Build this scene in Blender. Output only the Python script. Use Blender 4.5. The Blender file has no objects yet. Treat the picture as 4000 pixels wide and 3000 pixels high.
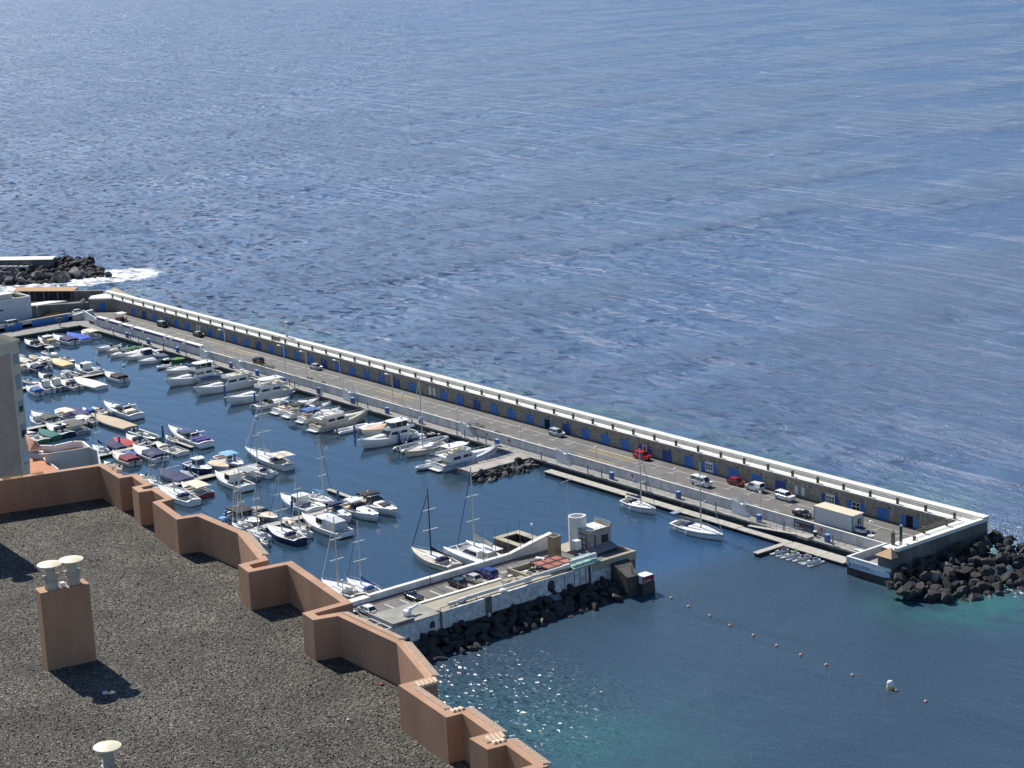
import bpy, bmesh, math, random
from mathutils import Vector, Matrix
R = math.radians
random.seed(7)
scene = bpy.context.scene
# ---------------------------------------------------------------- camera, sky, sun, exposure
# world frame: x runs along the breakwater (away from its root), y across it towards the open sea, z up from the water
FOC, PIT, ROL, CZ = 7626.3, .234813, -.0434125, 117.9
AA, OX, OY = -.906582, -124.1686, 607.1248
UX, UY = (math.cos(AA), math.sin(AA)), (-math.sin(AA), math.cos(AA))
def rot2(x, y): return (x*UX[0]+y*UX[1], x*UY[0]+y*UY[1])
def frame(x, y, z=0.0):
    a = rot2(x-OX, y-OY); return Vector((a[0], a[1], z))
_f = Vector((0, math.cos(PIT), -math.sin(PIT))); _r0 = Vector((1, 0, 0)); _u0 = _r0.cross(_f)
_r = math.cos(ROL)*_r0+math.sin(ROL)*_u0; _u = -math.sin(ROL)*_r0+math.cos(ROL)*_u0
def d3(v): a = rot2(v.x, v.y); return Vector((a[0], a[1], v.z))
CAMF, CAMR, CAMU = d3(_f), d3(_r), d3(_u)
CAMP = frame(0, 0, CZ)
def at(px, py, z):
    "the point at height z seen at photograph pixel (px, py) of 4000 x 3000"
    d = CAMF+(px-2000)/FOC*CAMR-(py-1500)/FOC*CAMU
    return CAMP+d*((z-CZ)/d.z)
cam = bpy.data.cameras.new('camera'); co = bpy.data.objects.new('camera', cam); scene.collection.objects.link(co)
co.matrix_world = Matrix(((CAMR.x, CAMU.x, -CAMF.x, CAMP.x), (CAMR.y, CAMU.y, -CAMF.y, CAMP.y), (CAMR.z, CAMU.z, -CAMF.z, CAMP.z), (0, 0, 0, 1)))
cam.sensor_width = 36; cam.lens = 36*FOC/4000; cam.clip_start = 1; cam.clip_end = 60000
scene.camera = co
SUN_AZ, SUN_EL = -34.0, 43.0                # azimuth from the camera's forward direction, to the left
sx, sy = rot2(math.sin(R(SUN_AZ)), math.cos(R(SUN_AZ)))
sundir = Vector((sx*math.cos(R(SUN_EL)), sy*math.cos(R(SUN_EL)), math.sin(R(SUN_EL))))
w = bpy.data.worlds.new('World'); scene.world = w; w.use_nodes = True
nt = w.node_tree; bg = nt.nodes['Background']; sky = nt.nodes.new('ShaderNodeTexSky'); sky.sky_type = 'NISHITA'; sky.sun_disc = False
sky.sun_elevation = R(SUN_EL); sky.sun_rotation = math.atan2(sundir.x, sundir.y)
sky.air_density = 1.0; sky.dust_density = 0.15; sky.ozone_density = 2.5
tn = nt.nodes.new('ShaderNodeMix'); tn.data_type = 'RGBA'; tn.blend_type = 'MULTIPLY'; tn.inputs[0].default_value = 1; tn.inputs[7].default_value = (.84, .94, 1.08, 1)
nt.links.new(sky.outputs[0], tn.inputs[6]); nt.links.new(tn.outputs[2], bg.inputs[0]); bg.inputs[1].default_value = 0.08
sl = bpy.data.lights.new('sun', 'SUN'); sl.energy = 4.6; sl.angle = R(.53); sl.color = (1, .955, .88)
so = bpy.data.objects.new('sun', sl); scene.collection.objects.link(so)
so.rotation_euler = (-sundir).to_track_quat('-Z', 'Y').to_euler(); so.location = (0, 0, 300)
vs = scene.view_settings; vs.view_transform = 'Standard'; vs.look = 'None'; vs.exposure = 0.42; vs.gamma = 1
# ---------------------------------------------------------------- helpers
C = scene.collection
MATS = {}
def mat(name, col=(.5, .5, .5), rough=.6, metal=0, var=0, vscale=1.0, bump=0, bscale=4.0, spec=.5, stretch=None, col2=None, trans=0, alpha=1):
    if name in MATS: return MATS[name]
    m = bpy.data.materials.new(name); m.use_nodes = True; n = m.node_tree.nodes; l = m.node_tree.links
    b = n['Principled BSDF']; b.inputs['Base Color'].default_value = (*col, 1); b.inputs['Roughness'].default_value = rough
    b.inputs['Metallic'].default_value = metal; b.inputs['Specular IOR Level'].default_value = spec
    if trans: b.inputs['Transmission Weight'].default_value = trans
    if alpha < 1: b.inputs['Alpha'].default_value = alpha
    if var or col2 or bump:
        tc = n.new('ShaderNodeTexCoord'); mp = n.new('ShaderNodeMapping'); l.new(tc.outputs['Object'], mp.inputs[0])
        if stretch: mp.inputs['Scale'].default_value = stretch
    if var or col2:
        nz = n.new('ShaderNodeTexNoise'); nz.inputs['Scale'].default_value = vscale; nz.inputs['Detail'].default_value = 6; nz.inputs['Roughness'].default_value = .65
        l.new(mp.outputs[0], nz.inputs[0]); cr = n.new('ShaderNodeValToRGB'); l.new(nz.outputs[0], cr.inputs[0])
        cr.color_ramp.elements[0].position = .36; cr.color_ramp.elements[1].position = .64
        c2 = col2 or tuple(c*(1-var) for c in col)
        cr.color_ramp.elements[0].color = (*c2, 1); cr.color_ramp.elements[1].color = (*[min(1, c*(1+var*.3)) for c in col], 1)
        l.new(cr.outputs[0], b.inputs['Base Color'])
    if bump:
        nb = n.new('ShaderNodeTexNoise'); nb.inputs['Scale'].default_value = bscale; nb.inputs['Detail'].default_value = 5; l.new(mp.outputs[0], nb.inputs[0])
        bp = n.new('ShaderNodeBump'); bp.inputs['Strength'].default_value = bump; bp.inputs['Distance'].default_value = .1
        l.new(nb.outputs[0], bp.inputs['Height']); l.new(bp.outputs[0], b.inputs['Normal'])
    MATS[name] = m; return m
class MB:
    def __init__(s): s.v = []; s.f = []; s.m = []
    def add(s, vs, fs, mi=0):
        o = len(s.v); s.v += [tuple(p) for p in vs]; s.f += [tuple(i+o for i in f) for f in fs]; s.m += [mi]*len(fs); return s
    def box(s, x0, x1, y0, y1, z0, z1, mi=0):
        return s.add([(x0, y0, z0), (x1, y0, z0), (x1, y1, z0), (x0, y1, z0), (x0, y0, z1), (x1, y0, z1), (x1, y1, z1), (x0, y1, z1)],
                     [(0, 3, 2, 1), (4, 5, 6, 7), (0, 1, 5, 4), (1, 2, 6, 5), (2, 3, 7, 6), (3, 0, 4, 7)], mi)
    def hexa(s, b, t, mi=0):
        return s.add(list(b)+list(t), [(0, 3, 2, 1), (4, 5, 6, 7), (0, 1, 5, 4), (1, 2, 6, 5), (2, 3, 7, 6), (3, 0, 4, 7)], mi)
    def prism(s, poly, z0, z1, mi=0):
        n = len(poly); g = lambda z, i: z[i] if isinstance(z, (list, tuple)) else z
        vs = [(p[0], p[1], g(z0, i)) for i, p in enumerate(poly)]+[(p[0], p[1], g(z1, i)) for i, p in enumerate(poly)]
        ar = sum(poly[i][0]*poly[(i+1) % n][1]-poly[(i+1) % n][0]*poly[i][1] for i in range(n))
        fs = [tuple(range(n))[::-1], tuple(range(n, 2*n))]+[(i, (i+1) % n, n+(i+1) % n, n+i) for i in range(n)]
        if ar < 0: fs = [f[::-1] for f in fs]
        return s.add(vs, fs, mi)
    def bar(s, p, q, wd, h=None, mi=0):
        "a box-section bar from p to q"
        p = Vector(p); q = Vector(q); d = (q-p).normalized(); up = Vector((0, 0, 1)) if abs(d.z) < .95 else Vector((1, 0, 0))
        a = d.cross(up).normalized()*wd/2; b = a.cross(d).normalized()*(h or wd)/2
        return s.add([p-a-b, p+a-b, p+a+b, p-a+b, q-a-b, q+a-b, q+a+b, q-a+b], [(0, 1, 2, 3), (7, 6, 5, 4), (4, 5, 1, 0), (5, 6, 2, 1), (6, 7, 3, 2), (7, 4, 0, 3)], mi)
    def tube(s, p, q, r, r2=None, n=8, mi=0, cap=True):
        p = Vector(p); q = Vector(q); d = (q-p).normalized(); up = Vector((0, 0, 1)) if abs(d.z) < .95 else Vector((1, 0, 0))
        a = d.cross(up).normalized(); b = a.cross(d); r2 = r if r2 is None else r2
        vs = [p+(a*math.cos(t)+b*math.sin(t))*r for t in [2*math.pi*i/n for i in range(n)]]+[q+(a*math.cos(t)+b*math.sin(t))*r2 for t in [2*math.pi*i/n for i in range(n)]]
        fs = [(i, i+n, (i+1) % n+n, (i+1) % n) for i in range(n)]
        if cap: fs += [tuple(range(n)), tuple(range(2*n-1, n-1, -1))]
        return s.add(vs, fs, mi)
    def path(s, pts, r, n=8, mi=0):
        for a, b in zip(pts, pts[1:]): s.tube(a, b, r, n=n, mi=mi)
        return s
    def lathe(s, prof, c=(0, 0, 0), n=20, mi=0):
        vs = []; fs = []; k = len(prof)
        for i in range(n):
            t = 2*math.pi*i/n
            for r, z in prof: vs.append((c[0]+r*math.cos(t), c[1]+r*math.sin(t), c[2]+z))
        for i in range(n):
            for j in range(k-1):
                a = i*k+j; b = ((i+1) % n)*k+j; fs.append((a, b, b+1, a+1))
        return s.add(vs, fs, mi)
    def ball(s, c, r, n=10, mi=0, sq=(1, 1, 1)):
        k = max(4, n//2); prof = [(max(1e-3, math.sin(math.pi*j/k)), -math.cos(math.pi*j/k)) for j in range(k+1)]
        m = MB().lathe(prof, n=n); return s.add([(c[0]+x*r*sq[0], c[1]+y*r*sq[1], c[2]+z*r*sq[2]) for x, y, z in m.v], m.f, mi)
    def grid(s, rows, mi=0, flip=False):
        n = len(rows[0]); vs = [p for r_ in rows for p in r_]; fs = []
        for i in range(len(rows)-1):
            for j in range(n-1):
                f = (i*n+j, i*n+j+1, (i+1)*n+j+1, (i+1)*n+j); fs.append(f[::-1] if flip else f)
        return s.add(vs, fs, mi)
    def sheet(s, poly, z, mi=0):
        n = len(poly); ar = sum(poly[i][0]*poly[(i+1) % n][1]-poly[(i+1) % n][0]*poly[i][1] for i in range(n))
        f = tuple(range(n)); return s.add([(p[0], p[1], z) for p in poly], [f if ar > 0 else f[::-1]], mi)
    def build(s, name, mats, parent=None, smooth=False, bevel=0):
        me = bpy.data.meshes.new(name); me.from_pydata(s.v, [], s.f); me.update()
        if not isinstance(mats, (list, tuple)): mats = [mats]
        for m in mats: me.materials.append(m)
        for p, i in zip(me.polygons, s.m): p.material_index = i
        if smooth:
            me.polygons.foreach_set('use_smooth', [True]*len(me.polygons))
            try: me.set_sharp_from_angle(angle=R(38))
            except Exception: pass
        o = bpy.data.objects.new(name, me); C.objects.link(o)
        if parent: o.parent = parent
        if bevel:
            bv = o.modifiers.new('bevel', 'BEVEL'); bv.width = bevel; bv.segments = 2; bv.limit_method = 'ANGLE'
        return o
def tag(o, label=None, cat=None, group=None, kind=None):
    if label: o['label'] = label
    if cat: o['category'] = cat
    if group: o['group'] = group
    if kind: o['kind'] = kind
    return o
def thing(name, label, cat, loc=(0, 0, 0), rz=0, group=None):
    o = bpy.data.objects.new(name, None); C.objects.link(o); o.location = loc; o.rotation_euler = (0, 0, rz); o.empty_display_size = .5
    return tag(o, label, cat, group)
def struct(name, mb, m): return tag(mb.build(name, m), kind='structure')
KIDS = {}
def dup(root, loc, rz=0, label=None, group=None, scale=None):
    kids = KIDS.get(root.name)
    if kids is None:
        kids = KIDS[root.name] = [(c, [g for g in bpy.data.objects if g.parent == c]) for c in bpy.data.objects if c.parent == root]
    r = root.copy(); C.objects.link(r); r.location = loc; r.rotation_euler = (0, 0, rz)
    if scale: r.scale = scale
    if label: r['label'] = label
    if group: r['group'] = group
    for c, gs in kids:
        d = c.copy(); C.objects.link(d); d.parent = r
        for g in gs: e = g.copy(); C.objects.link(e); e.parent = d
    return r
white = mat('white_render', (.78, .77, .74), .7, var=.12, vscale=.5)
gel = mat('gelcoat_white', (.84, .83, .78), .25, var=.05, vscale=.8)
gel2 = mat('gelcoat_grey', (.45, .47, .48), .35)
COL = dict(white=(.82, .81, .77), cream=(.7, .64, .5), grey=(.34, .36, .37), lightgrey=(.55, .56, .57), darkgrey=(.09, .095, .1), black=(.015, .015, .018), navy=(.02, .03, .1),
           plum=(.07, .05, .075), blue=(.05, .13, .36), bright=(.03, .1, .55), skyblue=(.2, .45, .75), indigo=(.05, .045, .22), purple=(.06, .05, .18), teal=(.02, .16, .13), green=(.08, .19, .09),
           lime=(.2, .42, .1), darkgreen=(.12, .17, .15), red=(.42, .05, .05), maroon=(.2, .02, .04), tan=(.55, .44, .3), beige=(.68, .55, .38), yellow=(.75, .6, .33), taupe=(.33, .29, .25),
           slate=(.12, .16, .22), peach=(.75, .52, .35), brown=(.2, .1, .05), cleargrey=(.3, .3, .31), redstripe=(.45, .04, .06))
def paint(k, rough=.3): return mat('paint_'+k, COL[k], rough, var=.06, vscale=1.5)
def cloth(k): return mat('canvas_'+k, COL[k], .85, var=.18, vscale=1.6, bump=.5, bscale=2.5)
glass = mat('dark_glass', (.02, .025, .03), .06, spec=.8)
steel = mat('stainless', (.6, .6, .6), .3, metal=.8)
alu = mat('mast_aluminium', (.55, .53, .47), .4, metal=.2)
rubber = mat('rubber', (.02, .02, .02), .8)
teak = mat('teak', (.3, .19, .1), .7, var=.2, vscale=3)
floorm = mat('cockpit_sole', (.42, .4, .36), .6, var=.25, vscale=2)
# ---------------------------------------------------------------- water
def water_material():
    m = bpy.data.materials.new('sea_water'); m.use_nodes = True; n = m.node_tree.nodes; l = m.node_tree.links; b = n['Principled BSDF']
    def N(t, **k):
        x = n.new(t)
        for a, v in k.items(): setattr(x, a, v)
        return x
    def M(op, a, b_=None, c=None, clamp=False):
        x = N('ShaderNodeMath', operation=op); x.use_clamp = clamp
        for i, q in enumerate((a, b_, c)):
            if q is None: continue
            if isinstance(q, (int, float)): x.inputs[i].default_value = q
            else: l.new(q, x.inputs[i])
        return x.outputs[0]
    def SS(v, a, b_):   # smoothstep
        x = N('ShaderNodeMapRange', interpolation_type='SMOOTHSTEP'); l.new(v, x.inputs[0]); x.inputs[1].default_value = a; x.inputs[2].default_value = b_; return x.outputs[0]
    tc = N('ShaderNodeTexCoord'); sp = N('ShaderNodeSeparateXYZ'); l.new(tc.outputs['Object'], sp.inputs[0]); U, V = sp.outputs[0], sp.outputs[1]
    # harbour: u < 335, -130 < v < 0; it opens between the pier and the breakwater end
    inside = M('MULTIPLY', SS(V, 2, -2), SS(U, 345, 255))
    basin = M('MULTIPLY', SS(V, 2, -2), SS(U, 300, 180))
    sea = SS(V, 0, 4)
    bay = M('MULTIPLY', SS(V, 4, -6), SS(U, 296, 312))
    def noise(scale, rotz, sc, det=3.0, rough=.5, dist=0.0):
        mp = N('ShaderNodeMapping'); mp.inputs['Rotation'].default_value = (0, 0, rotz); mp.inputs['Scale'].default_value = (sc[0], sc[1], 1); l.new(tc.outputs['Object'], mp.inputs[0])
        x = N('ShaderNodeTexNoise', noise_dimensions='2D'); x.inputs['Scale'].default_value = scale; x.inputs['Detail'].default_value = det; x.inputs['Roughness'].default_value = rough; x.inputs['Distortion'].default_value = dist
        l.new(mp.outputs[0], x.inputs[0]); return x.outputs[0]
    # crests run nearly across the view: rotate so that the long axis is the camera's sideways direction, turned a little
    ang = -AA+R(-6)
    swell = noise(.06, -ang, (.16, 1.0), 2, .45, .8)
    mid = noise(.19, -ang+R(7), (.26, 1.0), 3, .55, .5)
    chop = noise(.62, -ang-R(10), (.4, 1.0), 3, .6, .3)
    fine = noise(2.6, -ang+R(25), (.8, 1.0), 2, .6)
    ampsea = M('ADD', M('MULTIPLY', sea, 1.0), M('MULTIPLY', bay, .13))
    patch = noise(.012, 0.3, (1, .5), 3, .6)
    pat = SS(patch, .35, .65)
    ampc = M('ADD', M('MULTIPLY', ampsea, M('ADD', .65, M('MULTIPLY', pat, .6))), M('MULTIPLY', basin, .02))
    h1 = M('MULTIPLY', swell, 6.0); h2 = M('MULTIPLY', mid, 1.9); h3 = M('MULTIPLY', chop, .7)
    hs = M('MULTIPLY', M('ADD', M('ADD', h1, h2), h3), ampc)
    h4 = M('MULTIPLY', M('MULTIPLY', fine, .3), M('ADD', ampc, M('MULTIPLY', M('SUBTRACT', 1.0, basin), .12)))
    rip = M('MULTIPLY', noise(.35, -ang+R(20), (.35, 1.0), 3, .5, .4), M('MULTIPLY', inside, .07))
    H = M('ADD', M('ADD', hs, h4), rip)
    bp = N('ShaderNodeBump'); bp.inputs['Strength'].default_value = 1; bp.inputs['Distance'].default_value = 1; l.new(H, bp.inputs['Height'])
    # wind ripples: every small facet leans its own way, which breaks the sun into separate glints
    def VM(op, a, b_=None, sc=None):
        x = N('ShaderNodeVectorMath', operation=op); l.new(a, x.inputs[0])
        if b_ is not None:
            if isinstance(b_, tuple): x.inputs[1].default_value = b_
            else: l.new(b_, x.inputs[1])
        if sc is not None:
            if isinstance(sc, (int, float)): x.inputs['Scale'].default_value = sc
            else: l.new(sc, x.inputs['Scale'])
        return x.outputs[0]
    def blob0(cx, cy, rr):
        dx = M('SUBTRACT', U, cx); dy = M('SUBTRACT', V, cy); d = M('SQRT', M('ADD', M('MULTIPLY', dx, dx), M('MULTIPLY', dy, dy))); return SS(d, rr, rr*.3)
    def facets(scale):
        mp = N('ShaderNodeMapping'); mp.inputs['Rotation'].default_value = (0, 0, -ang); mp.inputs['Scale'].default_value = (.6, 1, 1); l.new(tc.outputs['Object'], mp.inputs[0])
        vo = N('ShaderNodeTexVoronoi', voronoi_dimensions='2D'); vo.inputs['Scale'].default_value = scale; l.new(mp.outputs[0], vo.inputs[0])
        sc_ = N('ShaderNodeSeparateColor'); l.new(vo.outputs['Color'], sc_.inputs[0]); t = VM('SUBTRACT', vo.outputs['Color'], (.5, .5, .5)); t = VM('MULTIPLY', t, (2, 2, 0)); return VM('SCALE', t, sc=M('POWER', sc_.outputs[2], .7))
    aU = M('SUBTRACT', U, CAMP.x); aV = M('SUBTRACT', V, CAMP.y); angl = M('ARCTAN2', aV, aU)   # bearing from the point below the camera
    a0 = math.atan2(CAMF.y, CAMF.x); sheen = SS(M('ADD', M('SUBTRACT', a0, angl), M('MULTIPLY', noise(.004, 0, (1, 1), 3, .6), .10)), R(7), R(19))   # pale sky sheen on the right, put in by specular level and flatter facets
    sheen = M('MULTIPLY', sheen, sea); wind = SS(M('SUBTRACT', a0, angl), R(4), R(-13))
    f1 = VM('SCALE', facets(.6), sc=M('MULTIPLY', sea, M('ADD', M('MULTIPLY', wind, .60), M('SUBTRACT', .34, M('MULTIPLY', sheen, .3))))); f2 = VM('SCALE', facets(2.9), sc=M('MULTIPLY', bay, M('ADD', .05, M('MULTIPLY', blob0(324, -116, 40), .62))))
    nn = VM('NORMALIZE', VM('ADD', VM('ADD', bp.outputs[0], f1), f2)); l.new(nn, b.inputs['Normal'])
    # body colour of the water: deep blue outside, teal over the shallows beside the rocks
    deep = (.022, .076, .20, 1); harb = (.020, .046, .072, 1); teal = (.035, .13, .13, 1)
    mx = N('ShaderNodeMix', data_type='RGBA'); mx.inputs[6].default_value = deep; mx.inputs[7].default_value = harb; l.new(inside, mx.inputs[0])
    # shallows: a band just outside the breakwater, round its tip, and in the bay under the building
    dv = noise(.05, 0, (1, 1), 4, .6)
    band = M('MULTIPLY', SS(V, 42, 6), SS(V, 0, 3)); band = M('MULTIPLY', band, SS(dv, .35, .6))
    def blob(cx, cy, rr):
        dx = M('SUBTRACT', U, cx); dy = M('SUBTRACT', V, cy); d = M('SQRT', M('ADD', M('MULTIPLY', dx, dx), M('MULTIPLY', dy, dy))); return SS(d, rr, rr*.25)
    tip = M('MULTIPLY', M('MAXIMUM', blob(352, -20, 24), blob(348, 6, 24)), SS(dv, .3, .62))
    bayc = M('MULTIPLY', blob(352, -118, 46), .6)
    sh = M('MAXIMUM', M('MAXIMUM', M('MULTIPLY', band, .95), tip), M('MULTIPLY', bayc, M('ADD', .35, M('MULTIPLY', SS(dv, .3, .7), .65))), clamp=True)
    m2 = N('ShaderNodeMix', data_type='RGBA'); l.new(mx.outputs[2], m2.inputs[6]); m2.inputs[7].default_value = teal; l.new(sh, m2.inputs[0])
    # foam: breakers at the old mole head and along the rocks, a few whitecaps
    fn = noise(.45, .4, (1, 1), 6, .75, 1.2); fn2 = noise(.9, .2, (1, 1), 5, .7, .5)
    fh = M('MULTIPLY', M('MAXIMUM', M('MAXIMUM', blob(FH[0], FH[1], 24), blob(FH2[0], FH2[1], 15)), M('MULTIPLY', blob(FH3[0], FH3[1], 26), .72)), 1.0)
    foam1 = SS(M('ADD', M('MULTIPLY', fn, .9), M('MULTIPLY', fh, .62)), .78, .9)
    edge = M('MULTIPLY', M('MULTIPLY', SS(V, 15, 7.5), SS(V, 2, 5)), M('MULTIPLY', SS(U, -10, 20), SS(U, 345, 120)))
    edge2 = M('MAXIMUM', blob(352, -8, 16), blob(346, 3, 12))
    foam2 = SS(M('ADD', M('MULTIPLY', fn2, .8), M('MULTIPLY', M('MAXIMUM', M('MULTIPLY', edge, .42), M('MULTIPLY', edge2, .27)), 1.0)), .72, .86)
    caps = M('MULTIPLY', SS(M('ADD', M('MULTIPLY', noise(.11, -ang, (.35, 1), 6, .72, .6), 1.0), M('MULTIPLY', swell, .25)), .86, .92), M('MULTIPLY', sea, .75))
    foam = M('MAXIMUM', M('MAXIMUM', foam1, foam2), caps, clamp=True)
    m3 = N('ShaderNodeMix', data_type='RGBA'); l.new(m2.outputs[2], m3.inputs[6]); m3.inputs[7].default_value = (.8, .82, .82, 1); l.new(foam, m3.inputs[0])
    l.new(m3.outputs[2], b.inputs['Base Color'])
    l.new(M('ADD', M('ADD', .05, M('ADD', M('MULTIPLY', M('MAXIMUM', sea, bay), .20), M('MULTIPLY', M('MULTIPLY', wind, sea), .07))), M('MULTIPLY', foam, .6)), b.inputs['Roughness'])
    l.new(M('ADD', M('SUBTRACT', .9, M('MULTIPLY', M('MAXIMUM', sea, bay), .5)), M('MULTIPLY', sheen, .35)), b.inputs['Specular IOR Level'])
    mb_ = N('ShaderNodeMix', data_type='RGBA'); l.new(mx.outputs[2], mb_.inputs[6]); mb_.inputs[7].default_value = (.035, .064, .096, 1); l.new(bay, mb_.inputs[0]); l.new(mb_.outputs[2], m2.inputs[6])
    b.inputs['IOR'].default_value = 1.33
    return m
FHp = at(470, 1075, 0); FH = (FHp.x, FHp.y); p_ = at(330, 1100, 0); FH2 = (p_.x, p_.y); p_ = at(120, 1118, 0); FH3 = (p_.x, p_.y)
seam = MB().sheet([(-9000, -400), (1500, -400), (9000, 2000), (9000, 30000), (-9000, 30000)], 0)
struct('sea', seam, water_material())
# ---------------------------------------------------------------- ground, road, quays
asphalt = mat('asphalt', (.15, .143, .132), .85, var=.25, vscale=.25, bump=.2, bscale=6)
concrete = mat('quay_concrete', (.40, .37, .32), .85, var=.35, vscale=.5, bump=.3, bscale=2)
rubblec = mat('quay_paving', (.30, .29, .27), .9, var=.4, vscale=1.3, bump=.6, bscale=3)
darkc = mat('wet_concrete', (.07, .065, .055), .7, var=.5, vscale=.6, bump=.5, bscale=1.5)
seawallc = mat('seawall_concrete', (.17, .165, .155), .9, var=.4, vscale=.35, bump=.4, bscale=1.5, stretch=(1, 1, .35))
garagec = mat('garage_stone', (.34, .29, .22), .9, var=.35, vscale=.9, bump=.6, bscale=5, stretch=(1, 1, 1.5))
walkc = mat('walkway_white', (.76, .74, .66), .8, var=.10, vscale=.6)
whitew = mat('promenade_white', (.60, .59, .56), .8, var=.28, vscale=.6, stretch=(1, 1, .4))
mark = mat('road_paint_white', (.62, .6, .52), .8, var=.3, vscale=3)
ymark = mat('road_paint_yellow', (.62, .45, .12), .8, var=.3, vscale=3)
struct('road', MB().box(8.2, 335, -13.4, -.6, -3, 2.3).box(-30, 8.2, -9.5, -.6, -3, 2.3).prism([(-30, -200), (-1.6, -200), (-1.6, -9.5), (-30, -9.5)], -3, 2.3), asphalt)
struct('quay', MB().box(8, 327.5, -16.3, -13.4, -3, 1.2).box(-1.6, 8, -200, -9.5, -3, 1.2).box(8, 11, -16.3, -13.4, -3, 1.19), [rubblec])
struct('quay_edge', MB().box(8.3, 327.5, -16.75, -16.3, .95, 1.32).box(8, 8.45, -200, -16.75, .95, 1.32), concrete)
struct('quay_face', MB().box(8.3, 327.5, -16.6, -16.31, -3, .95).box(8.0, 8.3, -200, -16.6, -3, .95), darkc)
struct('headland', MB().prism([(-75, -120), (-31, -120), (-31, -.5), (-12, 2.2), (-20, 9), (-60, 6)], -3, 1.4), mat('headland_ground', (.12, .11, .1), .95, var=.4, vscale=.2, bump=1, bscale=.8))
mk = MB(); zz = 2.304
mk.box(12, 334, -4.42, -4.28, 2.301, zz)
for k in range(-60, 61):
    uu = 200.8+k*5.62
    if 16 < uu < 330 and not (152 < uu < 170 or 234.5 < uu < 250 or 77 < uu < 95):
        mk.box(uu-.07, uu+.07, -6.5, -4.42, 2.301, zz); mk.box(uu-.9, uu+.9, -6.62, -6.5, 2.301, zz)
    vv = uu+.8
    if 100 < vv < 300 and not (155 < vv < 170 or 233 < vv < 252):
        mk.box(vv-.07, vv+.07, -12.2, -10.35, 2.301, zz); mk.box(vv-.9, vv+.9, -10.35, -10.23, 2.301, zz)
struct('road_markings', mk, mark)
yk = MB()
def hatch(u0, u1, v0, v1):
    yk.box(u0, u1, v0, v0+.14, 2.301, zz); yk.box(u0, u1, v1, v1+.14, 2.301, zz)
    n = int((u1-u0)/1.45)
    for i in range(n+1):
        uu = u0+(u1-u0)*i/n; yk.add([(uu-.08, v0+.14, zz-.001), (uu+.08, v0+.14, zz-.001), (uu+.08, v1, zz-.001), (uu-.08, v1, zz-.001)], [(0, 1, 2, 3)])
hatch(153.5, 168.5, -6.6, -4.7); hatch(236, 249.5, -6.6, -4.7); hatch(79, 93.5, -6.6, -4.7)
hatch(157.5, 168, -11.6, -10.0); hatch(235.5, 249, -11.6, -10.0); hatch(83, 94.5, -11.6, -10)
yk.box(100, 327, -12.75, -12.62, 2.301, zz)
struct('yellow_markings', yk, ymark)
struct('kerb', MB().box(11, 334, -1.55, -1.0, 2.3, 2.45), mat('kerb_dark', (.07, .065, .06), .9))
# ---------------------------------------------------------------- the breakwater building
bw = thing('breakwater_building', 'long stone breakwater building with blue doors and white promenade roof', 'building')
MB().box(0, 334.3, -1.0, 2.6, -3, 5.8).build('wall', garagec, bw)
MB().box(-.3, 334.3, -1.25, 2.6, 5.8, 6.25).build('cornice', mat('cornice_concrete', (.36, .34, .3), .85, var=.3, vscale=1), bw)
dk = MB(); dk.box(-.3, 334.3, -1.22, 1.1, 6.25, 6.27); dk.box(334.3, 337.6, -22.2, 1.1, 6.25, 6.27)
for i in range(1, 49): dk.box(i*6.8-.02, i*6.8+.02, -1.2, 1.1, 6.268, 6.272, 1)
dk.box(0, 334, -.62, -.56, 6.268, 6.272, 1); dk.box(0, 334, .3, .36, 6.268, 6.272, 1)
dk.build('promenade', [walkc, mat('joint_grey', (.42, .41, .37), .9)], bw)
MB().box(-.3, 338.3, 1.1, 2.8, 6.27, 7.2).build('parapet', walkc, bw)
MB().box(337.5, 338.3, -22.6, 1.1, 6.27, 6.9).build('end_parapet', walkc, bw)
MB().prism([(334.3, -22.4), (338, -22.4), (338, 2.55), (334.3, 2.55)], -3, 6.25).build('end_wall', seawallc, bw)
MB().box(0, 338, 2.6, 2.75, -3, 6.27).build('sea_face', seawallc, bw)
doorb = mat('door_blue', (.05, .19, .52), .6, var=.25, vscale=2, stretch=(4, 4, .3)); doorn = mat('door_navy', (.025, .07, .28), .6, var=.2, vscale=2); doorl = mat('door_light_blue', (.09, .28, .5), .6, var=.2, vscale=2)
framew = mat('frame_white', (.7, .7, .68), .6); blackv = mat('dark_interior', (.006, .006, .007), .9)
seam_ = mat('door_seam', (.01, .04, .12), .8)
def leaf(u0, u1, m, z0=2.45, z1=4.62, v=-1.0):
    b = MB().box(u0, u1, v-.07, v-.003, z0, z1); x = (u0+u1)/2; b.box(x-.02, x+.02, v-.076, v-.07, z0+.1, z1-.1, 1)
    n = 4
    for i in range(1, n): uu = u0+(u1-u0)*i/n; b.box(uu-.012, uu+.012, v-.074, v-.07, z0, z1, 1)
    return b.build('door', [m, seam_], bw)
uo = 322.9
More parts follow.
